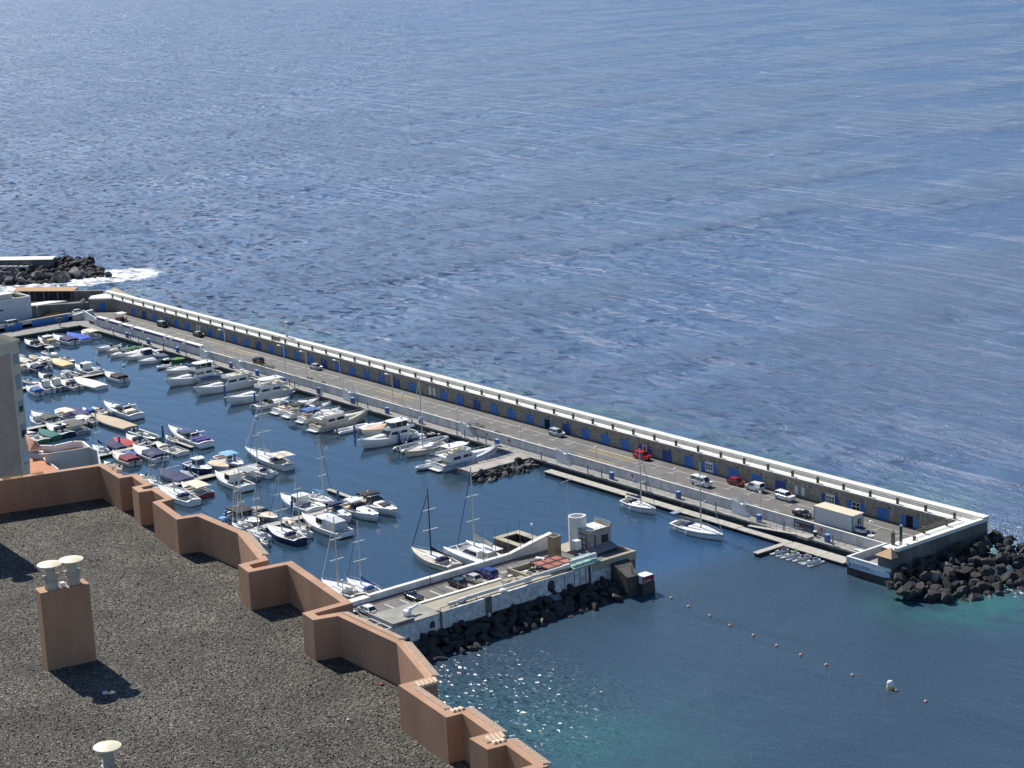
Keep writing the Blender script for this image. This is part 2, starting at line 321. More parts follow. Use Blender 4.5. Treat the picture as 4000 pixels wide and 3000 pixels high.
for k in range(0, 47):
    c = uo-6.715*k
    if c < 9: break
    if abs(c-168.8) < 2 or abs(c-296) < 2 or abs(c-54.3) < 3.4: continue
    if abs(c-322.9) < 1:
        leaf(c-2.2, c-.95, doorb); leaf(c+.75, c+1.95, doorl); MB().box(c-.95, c+.75, -1.03, -1.003, 2.45, 4.62).build('doorway', blackv, bw); continue
    if abs(c-309.5) < 1.5:
        leaf(c-2.3, c-1.1, doorb); leaf(c+1.0, c+2.2, doorb)
        wn = MB().box(c-1.1, c+1.0, -1.03, -1.003, 2.5, 4.5).build('window', blackv, bw); wf = MB()
        for x in (c-1.1, c-.05, c+.9): wf.box(x, x+.12, -1.08, -1.031, 2.5, 4.5)
        wf.box(c-1.1, c+1.02, -1.081, -1.031, 3.6, 3.75); wf.box(c-1.1, c+1.02, -1.081, -1.031, 4.35, 4.5); wf.build('frame', framew, wn); continue
    if abs(c-302.8) < 1.5 or abs(c-269.2) < 1.5:
        cc = 302.8 if c > 290 else 268.8
        leaf(cc-2.3, cc-1.25, doorn if c > 290 else doorb); leaf(cc+1.15, cc+2.25, doorn if c > 290 else doorb)
        wn = MB().box(cc-1.25, cc+1.15, -1.06, -1.003, 2.5, 4.75).build('window', framew, bw); pn = MB()
        for i in range(3):
            for j in range(2): pn.box(cc-1.05+i*.72, cc-.5+i*.72, -1.075, -1.061, 3.1+j*.65, 3.6+j*.65)
        pn.build('pane', glass, wn); continue
    if abs(c-249) < 1.5:
        leaf(c-2.3, c-1.1, doorn); leaf(c+.4, c+1.8, doorn); MB().box(c-1.1, c+.4, -1.05, -1.003, 2.45, 4.6).build('doorway', [framew], bw)
        MB().box(c-.8, c+.1, -1.08, -1.051, 2.9, 4.4).build('window', [paint('maroon')], bw); continue
    if abs(c-215.5) < 1.5:
        leaf(c-2.4, c-1.1, doorl); leaf(c+.9, c+2.1, doorl); MB().box(c-1.1, c+.9, -1.03, -1.003, 2.45, 4.6).build('doorway', blackv, bw); continue
    leaf(c-1.45, c+1.45, doorb if (k*7) % 5 else doorn, z1=4.75)
vent = MB()
for i in range(1, 49):
    vent.box(i*6.8-2.0, i*6.8-1.45, -1.05, -1.003, 5.0, 5.25)
vent.build('vent_grilles', mat('vent_dark', (.05, .045, .04), .9), bw)
wl = MB()
for i in range(1, 49): wl.ball((i*6.8-.9, -1.15, 4.3), .14, 8); wl.box(i*6.8-.93, i*6.8-.87, -1.06, -1.003, 4.4, 5.8)
wl.build('wall_lamps', mat('lamp_glass', (.7, .68, .6), .4), bw)
for a, b, z0, z1, v_ in ((293.2, 294.1, 2.9, 4.6, -1.05), (295.0, 295.9, 2.9, 4.6, -1.05), (53, 53.7, 2.7, 5.0, -1.05), (54.6, 55.3, 2.7, 5.0, -1.05), (169.3, 170.2, 3, 5, -1.2), (171, 171.9, 3, 5, -1.2)): MB().box(a, b, v_, -1.003, z0, z1).build('white_panel', framew, bw)
for x in (291.9, 292.9, 295.6, 296.6): MB().ball((x, -1.05, 5.15), .2, 8, sq=(1, .3, .8)).build('round_plaque', framew, bw)
# corner block at the root of the breakwater, turned 45 degrees
cb = thing('corner_store', 'stone corner store with one blue door at the breakwater root', 'building')
MB().prism([(0, -1.0), (-5.4, -6.0), (-9, -3.4), (-9, 2.6), (0, 2.6)], -3, 5.8).build('wall', garagec, cb)
MB().prism([(-.31, -1.2), (-5.5, -6.3), (-9.2, -3.5), (-9.2, 2.8), (-.31, 2.8)], 5.8, 6.26).build('roof', walkc, cb)
MB().prism([(-.31, 1.3), (-9.2, 1.3), (-9.2, 2.8), (-.31, 2.8)], 6.26, 7.1).build('parapet', walkc, cb)
dd = Vector((-5.4, -5.0)).normalized(); nn_ = Vector((dd.y, -dd.x))*-1
nn_ = Vector((.68, -.733))
p0 = Vector((0, -1.0))+dd*2.4; p1 = Vector((0, -1.0))+dd*4.6
MB().prism([tuple(p0+nn_*.01), tuple(p1+nn_*.01), tuple(p1+nn_*.09), tuple(p0+nn_*.09)], 2.4, 4.7).build('door', doorb, cb)
# promenade railing
pr = thing('promenade_railing', 'brown post and double rail railing along the near edge of the promenade', 'railing')
postm = mat('railing_post', (.13, .12, .095), .8, var=.3, vscale=2); railm = mat('railing_rail', (.16, .135, .11), .7)
P0 = MB().box(-.2, .2, -.2, .2, 0, 1.12).box(-.25, .25, -.25, .25, 1.12, 1.24).build('post', postm, pr); P0.location = (0, -.75, 6.27)
for i in range(1, 50):
    q = P0.copy(); C.objects.link(q); q.parent = pr; q.location = (i*6.8, -.75, 6.27)
for x, y in ((334.7, -4.9), (334.7, -11.2), (337.0, -16.6)):
    q = P0.copy(); C.objects.link(q); q.parent = pr; q.location = (x, y, 6.27)
rl = MB()
for z in (6.95, 7.32): rl.box(0, 333.2, -.79, -.71, z-.04, z+.04); rl.box(334.66, 334.74, -15, -.75, z-.04, z+.04)
rl.build('rail', railm, pr)
# ---------------------------------------------------------------- promenade retaining wall with stairs
rw = thing('retaining_wall', 'white painted retaining wall between the road and the lower quay', 'wall')
stairs = [(80.5, 0), (99.0, 0), (152.3, 0), (201.5, 0), (236.3, 0), (290.5, 1)]
segs = []; x = 12.0
for s, k in stairs: segs.append((x, s-1.3)); x = s+1.3
segs.append((x, 327.4))
wb = MB(); cap = MB()
for a, b in segs:
    wb.box(a, b, -13.62, -13.4, 1.2, 3.22); cap.box(a, b, -13.68, -13.34, 3.22, 3.3)
wb.box(327.4, 327.6, -23.6, -13.4, -.5, 3.2)
wb.build('wall', whitew, rw); cap.build('coping', walkc, rw)
tri = mat('stair_white', (.72, .73, .72), .7, var=.1, vscale=1)
for i, (s, k) in enumerate(stairs):
    o = thing('quay_stair', ['white double flight quay stair beside the far parking hatch', 'white quay stair nearest the sportfisher with the enclosed flybridge', 'white quay stair beside the middle parking hatch and tall blue pile',
                             'white quay stair with green shrubs on top behind the trawler yacht', 'white quay stair between the rock groyne and the long pontoon', 'white quay stair on blue posts above the second lone sailing yacht'][i], 'stairs', (s, -13.62, 0), 0, 'white stairs down to the lower quay')
    st = MB()
    for j in range(7): st.box(1.0+j*.32, 1.32+j*.32, -1.15, -.02, 1.2, 3.2-(j+1)*.27)
    st.box(-1.2, 1.0, -1.15, -.02, 2.9 if k else 1.2, 3.2); st.build('steps', tri, o)
    MB().prism([(-1.3, -1.25), (1.0, -1.25), (3.3, -1.25), (3.3, -1.16), (1.0, -1.16), (-1.3, -1.16)], 1.2, [4.1, 3.7, 1.7, 1.7, 3.7, 4.1]).build('side_panel', tri, o)
    MB().prism([(-1.9, .25), (-.9, .25), (-.9, .33), (-1.9, .33)], 3.2, [3.25, 4.7, 4.7, 3.25]).build('wing_panel', tri, o); MB().prism([(.9, .25), (2.6, .25), (2.6, .33), (.9, .33)], 3.2, [4.7, 3.25, 3.25, 4.7]).build('wing_panel', tri, o)
    if k: MB().box(-1.1, -.95, -1.1, -.95, 1.2, 2.9).box(.8, .95, -1.1, -.95, 1.2, 2.9).build('post', paint('blue'), o)
# planted boxes with navy strips on the far part of the wall
bx = [(14.3, 20.2), (22.0, 29.0), (30.6, 36.3), (38.0, 43.6), (44.4, 56.5), (57.8, 60.2), (61.3, 67.6), (68.8, 77.5)]
nm = ['first', 'second', 'third', 'fourth', 'fifth and longest', 'sixth and shortest', 'seventh', 'eighth']
for (a, b), w_ in zip(bx, nm):
    o = thing('wall_kiosk', w_+' white roadside kiosk with navy strip, counted from the breakwater root', 'kiosk', ((a+b)/2, -13.0, 0), 0, 'white kiosks with navy strips on the retaining wall')
    h = (b-a)/2
    MB().box(-h, h, -.86, .35, 3.305, 4.15).build('body', tri, o); MB().box(-h-.12, h+.12, -.98, .47, 4.15, 4.28).build('roof', walkc, o)
    MB().box(-h+.2, h-.2, -.9, -.863, 3.45, 4.05).build('blue_strip', paint('indigo'), o)
# ---------------------------------------------------------------- lower terrace at the end, with banner and hut
tr = thing('end_terrace', 'low white walled terrace at the breakwater end above dark water', 'terrace')
MB().box(327.6, 334.2, -23.9, -13.4, -3, 1.9).build('base', darkc, tr)
MB().box(328.1, 334.0, -23.6, -13.4, 1.9, 1.95).build('floor', mat('terrace_floor', (.33, .31, .28), .9, var=.2), tr)
MB().box(327.6, 328.1, -24.1, -13.4, 1.9, 3.4).box(328.1, 338.0, -24.1, -23.6, 2.72, 3.4).build('wall', tri, tr); MB().box(328.1, 338.0, -24.08, -23.6, -3, 2.719).build('lower_wall', darkc, tr)
hut = thing('tiled_hut', 'small hut with peach tiled pyramid roof beside the end wall', 'hut')
MB().box(335.0, 338.25, -24.05, -22.62, -3, 5.4).build('wall', seawallc, hut)
MB().add([(334.6, -24.5, 5.4), (338.5, -24.5, 5.4), (338.5, -22.61, 5.4), (334.6, -22.61, 5.4), (337.2, -23.0, 7.0)], [(0, 1, 4), (1, 2, 4), (2, 3, 4), (3, 0, 4), (3, 2, 1, 0)]).build('roof', mat('peach_tiles', (.62, .4, .22), .8, var=.2, vscale=4), hut)
def text(body, size, loc, rz, m, name, parent, rx=90, ext=.01, sxy=1.0):
    cu = bpy.data.curves.new('t', 'FONT'); cu.body = body; cu.size = size; cu.extrude = ext; cu.resolution_u = 2
    t = bpy.data.objects.new('t', cu); C.objects.link(t)
    dg = bpy.context.evaluated_depsgraph_get(); me = bpy.data.meshes.new_from_object(t.evaluated_get(dg)); me.materials.clear(); me.materials.append(m)
    bpy.data.objects.remove(t); o = bpy.data.objects.new(name, me); C.objects.link(o); o.rotation_euler = (R(rx), 0, R(rz)); o.location = loc; o.scale = (sxy, 1, 1); o.parent = parent; return o
ink = mat('sign_ink', (.08, .1, .15), .7); inkr = mat('sign_red', (.3, .04, .08), .7); signw = mat('banner_white', (.6, .68, .78), .7)
bn = thing('phone_banner', 'white banner with phone number hanging on the end terrace wall over the water', 'banner')
bp_ = [(328.3, 1.5), (336.2, 1.5), (337.9, 1.75), (337.9, 2.45), (336.9, 2.65), (328.3, 2.65)]
MB().add([(a, -24.2, b) for a, b in bp_]+[(a, -24.13, b) for a, b in bp_], [(0, 1, 2, 3, 4, 5), (11, 10, 9, 8, 7, 6)]+[(i, i+6, (i+1) % 6+6, (i+1) % 6) for i in range(6)]).build('sheet', signw, bn)
text('+34 675 103 030', .66, (329.0, -24.22, 2.08), 0, ink, 'lettering', bn, sxy=.92)
fr = MB()
for k in range(26):
    u0 = 329.0+k*.2; fr.box(u0, u0+.14, -24.215, -24.201, 1.86, 1.96)
for k in range(8):
    u0 = 329.0+k*.2; fr.box(u0, u0+.14, -24.215, -24.201, 1.66, 1.76)
fr.box(328.45, 328.75, -24.215, -24.201, 1.65, 2.5); fr.build('small_print', ink, bn)
b2 = thing('advert_banner', 'dark navy banner with white shape and faded lettering on the retaining wall', 'banner')
MB().box(305.0, 310.0, -13.75, -13.64, 1.35, 3.2).build('sheet', mat('banner_navy', (.035, .04, .075), .7, var=.3), b2)
wl_ = mat('banner_pale', (.3, .3, .33), .7)
MB().prism([(305.3, -13.8), (306.6, -13.8), (306.3, -13.76), (305.3, -13.76)], [1.75, 1.9, 1.9, 1.75], [2.6, 2.35, 2.35, 2.6]).build('picture', wl_, b2)
MB().prism([(306.4, -13.8), (307.3, -13.8), (307.3, -13.76), (306.4, -13.76)], [2.0, 1.6, 1.6, 2.0], [2.3, 1.95, 1.95, 2.3]).build('stripe', inkr, b2)
fr = MB()
for (z, a, b, h) in ((2.72, 305.3, 309.7, .3), (1.95, 307.7, 309.7, .1), (1.75, 307.9, 309.4, .08), (1.5, 307.7, 308.4, .16), (1.5, 308.7, 309.6, .16)):
    u0 = a
    while u0 < b: wv = random.uniform(.12, .34); fr.box(u0, min(u0+wv, b), -13.78, -13.751, z, z+h); u0 += wv+.09
fr.build('lettering', wl_, b2)
# ---------------------------------------------------------------- pier with car park
PIER0 = set(o.name for o in bpy.data.objects)
pierw = mat('pier_white', (.80, .77, .70), .8, var=.25, vscale=.7)
oldw = mat('old_white_wall', (.72, .72, .72), .85, col2=(.42, .40, .37), vscale=.9, bump=.3, bscale=2)
sand = mat('pier_roof_buff', (.40, .36, .27), .9, var=.3, vscale=.35, stretch=(1, .25, 1))
struct('pier', MB().box(282.9, 291, -125, -56.5, -3, 2.4).box(291, 298.6, -125, -54.2, -3, 2.6), darkc)
struct('pier_asphalt', MB().box(283.6, 290.6, -124, -57, 2.4, 2.41), asphalt)
mk = MB()
for v in (-103.0, -99.6, -96.3, -93.1, -89.9, -86.7, -83.4, -80.1, -76.8, -73.4, -69.0): mk.box(286.3, 290.3, v-.14, v+.14, 2.411, 2.416)
struct('pier_markings', mk, mark)
struct('pier_gutter', MB().box(283.6, 285.0, -124, -62, 2.41, 2.5), mat('kerb_brown', (.16, .13, .11), .9))
pw = thing('pier_harbour_wall', 'thick white wall along the harbour side of the car park pier', 'wall')
MB().box(282.7, 283.6, -97.5, -66.5, .6, 3.6).box(282.0, 283.6, -124, -97.5, .6, 3.3).build('wall', pierw, pw)
MB().add([(282.7, -66.5, 1.5), (283.6, -66.5, 1.5), (283.6, -56.6, 1.5), (282.7, -56.6, 1.5), (282.7, -66.5, 3.6), (283.6, -66.5, 3.6), (283.6, -56.6, 5.3), (282.7, -56.6, 5.3)],
         [(0, 3, 2, 1), (4, 5, 6, 7), (0, 1, 5, 4), (1, 2, 6, 5), (2, 3, 7, 6), (3, 0, 4, 7)]).build('ramp_wall', pierw, pw)
for k in (0, 1): MB().bar((282.3-k*.5, -67, 2.6+k*.3), (281.9-k*.4, -57.4, 4.2+k*.4), .09).build('rail', steel, pw)
MB().box(281.9, 282.69, -84.2, -80.2, 1.2, 3.0).build('landing_step', mat('mossy', (.16, .16, .13), .9, var=.4), pw)
pk = thing('car_park_kerb', 'low white wall behind the parked cars on the pier', 'wall')
MB().box(290.9, 291.6, -93.2, -68.8, 2.4, 2.95).build('wall', pierw, pk)
# shop building
shp = thing('pier_shop', 'long low pier building with buff roof and white sea wall', 'building')
wv = MB(); wv.prism([(291.7, -103.2), (299.0, -103.2), (299.0, -93.8), (291.7, -93.8)], -.8, 3.4)
wv.prism([(293.0, -125), (299.0, -125), (299.0, -103.25), (293.0, -103.25)], -.8, 2.3)
wv.build('wall', oldw, shp)
MB().box(291.5, 299.1, -103.3, -93.6, 3.402, 3.5).build('roof', mat('shop_roof', (.32, .315, .27), .9, var=.25, vscale=.25), shp)
fa = MB().box(298.95, 299.3, -103.35, -99.3, 3.35, 4.2).box(292.0, 299.3, -103.6, -103.31, 3.35, 4.2); fa.build('fascia_sign', mat('fascia', (.36, .31, .29), .8, var=.25, vscale=2), shp)
lt = MB(); x = -102.6
while x < -100.0: q = random.uniform(.2, .5); lt.box(299.301, 299.33, x, x+q, 3.6, 3.95); x += q+.12
lt.build('fascia_lettering', mat('fascia_ink', (.15, .12, .12), .8), shp)
def archwin(parent, v, u, z0, w_, h, name='window'):
    pts = [(v-w_/2, z0), (v+w_/2, z0)]+[(v+w_/2*math.cos(t), z0+h-w_/2+w_/2*math.sin(t)) for t in [math.pi*i/8 for i in range(9)]]
    m = MB(); n = len(pts); m.add([(u+.03, a, b) for a, b in pts]+[(u+.0, a, b) for a, b in pts], [tuple(range(n))]+[(i, i+n, (i+1) % n+n, (i+1) % n) for i in range(n)]); wn = m.build(name, glass, parent)
    f = MB()
    for (a, b), (c, d) in zip(pts, pts[1:]+pts[:1]): f.bar((u+.05, a, b), (u+.05, c, d), .14)
    f.build('frame', pierw, wn)
archwin(shp, -95.6, 299.0, 1.2, 1.3, 1.4)
wd = MB()
for v0, v1, z0 in ((-93.6, -84.3, 1.4), (-83.0, -75.0, 1.6), (-75, -60.9, 1.4), (-60.3, -54.2, .5)): wd.box(298.45, 299.0-.3*(v0 > -76), v0, v1, z0-.9, 3.55)
wd.build('sea_wall', oldw, shp)
MB().box(298.3, 299.15, -84.28, -83.02, -.2, 3.75).box(298.2, 299.2, -93.9, -93.58, 0, 3.75).build('buttress', mat('buttress', (.16, .145, .12), .9, var=.3), shp)
MB().box(296.9, 298.44, -93.4, -60, 3.3, 3.42).box(291.62, 296.85, -93.5, -68.5, 2.7, 2.74).build('terrace_slab', sand, shp)
bs = MB()
for a, b in ((-93.2, -90.0), (-88, -85.5)): bs.bar((298.2, a, 3.95), (298.2, b, 3.95), .09); bs.bar((298.2, a, 3.4), (298.2, a, 3.95), .09); bs.bar((298.2, b, 3.4), (298.2, b, 3.95), .09)
bs.build('low_rail', mat('rust_rail', (.09, .07, .05), .8), shp)
pls = MB().box(299.0, 299.06, -93.5, -92.9, .6, 1.1).box(299.15, 299.2, -83.9, -83.4, .2, .8); pls.build('wall_plate', pierw, shp)
st_ = mat('rust_stain', (.18, .11, .06), .9); rs = MB()
for v, z1 in ((-66.5, 4.0), (-64.3, 4.3), (-63.0, 4.1), (-61.7, 4.2), (-70.2, 4.0), (-90.1, 3.2)): rs.box(298.705, 298.72, v, v+.18, .8, z1-.8)
rs.build('rust_stains', st_, shp)
archwin(shp, -69.6, 298.7, 1.2, 1.9, 2.0)
MB().box(298.7, 299.5, -71.3, -67.9, .8, 1.1).build('balcony', pierw, shp)
MB().add([(299.6, -70.9, .9), (299.6, -68.9, .9), (300.6, -68.6, -.1), (300.6, -70.3, -.1)], [(0, 3, 2, 1)]).build('blue_tarp', cloth('slate'), shp)
# vent machine on the shop roof
vf = thing('roof_fan', 'white snail shaped ventilation fan on the pier shop roof', 'fan', (296.3, -98.6, 3.5), R(8))
MB().tube((-.45, 0, .55), (.45, 0, .55), .6, n=18).build('housing', gel, vf, smooth=True)
MB().box(-.3, .3, .1, 1.1, .8, 1.3).bar((0, .9, 1.05), (0, 2.3, 1.25), .38).build('duct', gel, vf); MB().box(-.6, .6, -.7, .9, 0, .12).build('base', steel, vf)
# white pipe along the deck
pp = thing('white_duct', 'long white pipe running along the sea side deck of the pier', 'pipe')
for i, (a, b, z) in enumerate(((-91.0, -88.6, 3.9), (-88.2, -74.2, 4.0), (-73.6, -65.3, 4.1), (-63.8, -59.0, 4.6))):
    MB().tube((297.6-.12*i, a, z), (297.6-.12*i, b, z), .33, n=12).build('pipe', pierw, pp, smooth=True)
    MB().tube((297.6-.12*i, b-.3, z), (297.6-.12*i, b+1.1, z), .45, n=12).build('joint', pierw, pp, smooth=True)
MB().ball((298.4, -80.0, 3.75), .8, 12, sq=(1, 1, .45)).build('cap', pierw, pp, smooth=True)
o = thing('pergola', 'white open frame enclosure in front of the pier shop fascia sign', 'pergola', (293.0, -107.6, 2.3)); f = MB()
for a, b in (((0, 0), (6, 0)), ((6, 0), (6, 3.8)), ((0, 0), (0, 3.8)), ((3, 0), (3, 3.8)), ((0, 3.8), (6, 3.8))): f.bar((*a, 1.2), (*b, 1.2), .16)
for a in ((0, 0), (3, 0), (6, 0), (0, 3.8), (3, 3.8), (6, 3.8)): f.box(a[0]-.07, a[0]+.07, a[1]-.07, a[1]+.07, 0, 1.2)
f.build('frame', framew, o); MB().box(5.97, 6.05, .1, 3.7, .1, 1.0).box(.1, 5.9, -.04, .04, .1, 1.0).build('panel', mat('frosted', (.5, .5, .46), .5), o)
# silo
sp0 = at(2250, 2148, 2.4)
sl_ = thing('white_silo', 'tall white hollow cylinder tower with ladder beside the pier control room', 'tower', (sp0.x, sp0.y, 2.4))
prof = []; N_ = 36
outer = []
for i in range(N_):
    t = 2*math.pi*i/N_; r_ = 1.5; x, y = r_*math.cos(t), r_*math.sin(t)
    k = max(0, math.cos(t-R(70)))**8; outer.append((x*(1+.25*k), y*(1+.25*k)))
inner = [(x*.76, y*.76) for x, y in outer]
m = MB(); n = N_; z0, z1 = 0, 6.45
m.add([(x, y, z0) for x, y in outer]+[(x, y, z1) for x, y in outer]+[(x, y, z1) for x, y in inner]+[(x, y, z1-1.6) for x, y in inner],
      [(i, (i+1) % n, n+(i+1) % n, n+i) for i in range(n)]+[(n+i, n+(i+1) % n, 2*n+(i+1) % n, 2*n+i) for i in range(n)]+[(2*n+i, 2*n+(i+1) % n, 3*n+(i+1) % n, 3*n+i) for i in range(n)]+[tuple(range(3*n, 4*n))])
m.build('shell', mat('silo_white', (.68, .69, .68), .7, var=.12, vscale=.8), sl_, smooth=True)
ld = MB(); 
for s in (-.25, .25): ld.bar((1.45, -.6+s, 2.3), (1.45, -.6+s, 6.6), .06)
for k in range(14): ld.bar((1.45, -.85, 2.4+k*.31), (1.45, -.35, 2.4+k*.31), .05)
ld.build('ladder', steel, sl_); MB().tube((-1.0, -1.0, 6.4), (-1.0, -1.0, 14.6), .05, .03, 6).bar((-1.0, -2.5, 13.0), (-1.0, .5, 13.3), .07).build('antenna', alu, sl_)
# control room
tw0 = MB(); u0, u1, v0, v1 = 287.3, 292.0, -54.6, -49.6
cr_ = thing('control_room', 'beige square control room with flat white roof at the pier end', 'building')
ctl = mat('control_beige', (.36, .33, .29), .85, var=.2, vscale=.8)
MB().prism([(u0, v0), (u1-.6, v0), (u1-.15, v0+.15), (u1, v0+.6), (u1, v1), (u0, v1)], 2.6, 6.6).build('wall', ctl, cr_)
MB().box(u0, u1, v0, v1, 6.602, 6.62).build('roof', walkc, cr_)
pr_ = MB().box(u0, u1, v1, v1+.25, 6.6, 7.35).prism([(u0, v0), (u1-.6, v0), (u1, v0+.6), (u1, v1), (u1-.25, v1), (u1-.25, v0+.7), (u1-.7, v0+.25), (u0, v0+.25)], 6.6, 6.95); pr_.build('parapet', ctl, cr_)
rr = MB()
for z in (7.7, 7.35): rr.bar((u1-.1, v1+.1, z), (u0, v1+.1, z), .06)
for p in ((u1-.1, v1+.1), (u0+2, v1+.1)): rr.bar((*p, 7), (*p, 7.7), .06)
rr.bar((u1-.1, v0+.6, 7.3), (u1-.1, v1, 7.3), .05)
for k in range(5): rr.bar((u1-.1, v0+.6+k*1.05, 6.9), (u1-.1, v0+.6+k*1.05, 7.3), .05)
rr.build('roof_rail', steel, cr_)
wn = MB().box(u1, u1+.03, -51.9, -50.3, 4.2, 5.6).build('window', glass, cr_)
MB().box(u1+.03, u1+.06, -51.12, -51.04, 4.2, 5.6).box(u1+.03, u1+.06, -51.9, -51.8, 4.2, 5.6).box(u1+.03, u1+.06, -50.4, -50.3, 4.2, 5.6).build('frame', rubber, wn)
wn = MB().box(288.6, 291.0, v0-.03, v0, 3.0, 6.1).build('window', mat('block_glass', (.4, .4, .39), .4), cr_); gf = MB()
for k in range(3): gf.box(288.6+k*1.1, 288.8+k*1.1, v0-.07, v0-.03, 3.0, 6.1)
for k in range(4): gf.box(288.6, 291.0, v0-.075, v0-.031, 3.0+k*.98, 3.16+k*.98)
gf.build('frame', mat('frame_dark', (.05, .04, .035), .7), wn)
MB().box(u1, u1+.12, -53.6, -53.3, 2.8, 6.0).build('drain_pipe', mat('stain_dark', (.12, .1, .085), .9), cr_)
# lower block at the pier end
lb = thing('pier_end_block', 'grey concrete block with parapet at the seaward end of the pier', 'building')
MB().box(292.05, 298.38, -60, -54.2, 2.6, 3.0).box(292.02, 298.42, -54.2, -49.5, -3, 3.0).build('body', seawallc, lb)
MB().box(298.0, 298.74, -60, -49.5, 2.2, 3.7).box(292.1, 298, -49.9, -49.5, 3.0, 3.6).build('parapet', sand, lb)
MB().add([(292.3, -58.0, 3.6), (292.3, -49.9, 4.2), (294.6, -49.9, 3.6), (294.6, -58.0, 3.3)], [(0, 3, 2, 1), (0, 1, 2, 3)]).build('awning', mat('awning_grey', (.42, .4, .42), .8), lb)
gn = thing('green_glass_roof', 'pale green translucent glass canopy on the seaward deck', 'canopy')
MB().add([(294.8, -64.0, 4.2), (298.7, -64.4, 3.75), (298.7, -57.8, 3.8), (294.8, -57.6, 4.3)], [(0, 1, 2, 3)]).build('sheet', mat('green_glass', (.38, .58, .48), .3, var=.3, vscale=.7), gn)
f = MB()
for k in range(5): f.bar((294.8, -64+k*1.6, 4.27), (298.7, -64.3+k*1.62, 3.82), .08)
f.build('frame', steel, gn)
oc = at(2163, 2172, 2.9)
op = thing('ochre_shaft', 'square ochre ventilation shaft standing beside the white silo', 'chimney', (oc.x, oc.y, 2.6), R(2))
MB().box(-.85, .85, -.85, .85, 0, 4.0).build('body', mat('ochre', (.38, .27, .13), .8, var=.12), op); MB().box(-.93, .93, -.93, -.7, 4.0, 4.15).box(-.93, .93, .7, .93, 4.0, 4.15).box(-.93, -.7, -.7, .7, 4.0, 4.15).box(.7, .93, -.7, .7, 4.0, 4.15).box(-.88, .88, -.88, .88, 2.0, 2.07).build('rim', sand, op)
MB().box(-.7, .7, -.7, .7, 4.0, 4.05).build('opening', rubber, op)
rd = thing('red_awning', 'faded red awning on dark frame between the ochre shaft and the white pipe', 'canopy', (294.0, -65.2, 2.9), R(1))
MB().prism([(-2.6, -3.0), (2.4, -3.0), (2.4, 3.0), (-2.6, 3.0)], 1.2, [1.3, 1.3, 1.3, 1.3]).build('sheet', mat('faded_red', (.42, .14, .09), .85, var=.3, vscale=1.2), rd)
f = MB()
for y in (-3, -1, 1, 3): f.bar((-2.7, y, 1.36), (2.5, y, 1.36), .13)
for x in (-2.6, 0, 2.4): f.bar((x, -3, 1.45), (x, 3, 1.45), .13)
for x in (-2.6, 2.4):
    for y in (-3, 3): f.bar((x, y, 0), (x, y, 1.4), .12)
f.build('frame', mat('frame_purple', (.07, .06, .08), .7), rd)
plr = thing('walled_planter', 'low buff walled bed of rubble at the head of the parking bays', 'planter', (292.3, -71.9, 2.6))
MB().box(-2.4, 3.4, -.35, 0, 0, 1.25).box(-2.4, -2.1, 0, 6.5, 0, 1.1).build('wall', sand, plr)
f = MB()
random.seed(21)
for k in range(16): f.ball((random.uniform(-1.6, 2.6), random.uniform(.6, 5.6), .5), random.uniform(.25, .6), 7, sq=(1, 1, .5))
f.build('rubble', mat('rubble_pale', (.42, .4, .3), .9, var=.4, vscale=2), plr)
for i, (x, y, s, nm_, lb_) in enumerate(((291.3, -74.2, 1.0, 'cabinet', 'cream cabinet standing on the low wall behind the blue car'), (293.8, -75.6, 1.2, 'cabinet', 'cream cabinet lying behind the low pier wall'), (294.6, -72.9, 1.3, 'cabinet', 'white box unit beside the walled rubble bed'))):
    o = thing(nm_, lb_, 'cabinet', (x, y, 2.9), R(5*i)); MB().box(-s*.5, s*.5, -s*.6, s*.6, 0, .95 if i == 0 else .5).build('body', pierw, o, bevel=.05); MB().box(-s*.55, s*.55, -s*.65, s*.65, .955 if i == 0 else .505, 1.03 if i == 0 else .58).build('lid', sand, o)
o = thing('water_heater', 'white horizontal tank on the buff deck beside the ochre shaft', 'tank', (291.0, -65.5, 3.2), R(20)); MB().tube((-.9, 0, .8), (.9, 0, .8), .5, n=14).build('tank', gel, o, smooth=True); MB().box(-.6, -.5, -.4, .4, 0, .5).box(.5, .6, -.4, .4, 0, .5).build('leg', steel, o)
o = thing('white_cabinet', 'tall white cabinet with blue machine before the control room', 'cabinet', (290.6, -56.6, 2.6)); MB().box(-.6, .6, -.6, .6, 1.2, 2.9).build('body', gel, o, bevel=.05); MB().box(-.5, .5, -.5, .5, 0, 1.19).build('base', paint('slate'), o)
# fuel dock basin in front of the pier
fd = thing('boat_basin', 'dark U shaped concrete slip with buff rim beside the catamaran', 'dock')
MB().box(270.6, 282.6, -60.3, -59.2, -2, 2.2).box(270.6, 271.7, -59.2, -55.6, -2, 2.2).box(270.6, 290, -55.6, -54.2, -2, 2.2).box(271.7, 282.69, -59.2, -55.6, -2, .9).build('body', darkc, fd)
MB().box(270.5, 282.6, -60.4, -59.1, 2.2, 2.35).box(270.5, 271.8, -59.1, -55.7, 2.2, 2.35).box(270.5, 287.2, -55.7, -54.1, 2.2, 2.35).build('rim', sand, fd)
struct('pier_apron', MB().box(282.9, 287.2, -56.5, -49.8, -3, 2.38), sand)
PIERSET = [o.name for o in bpy.data.objects if o.name not in PIER0 and not o.parent]
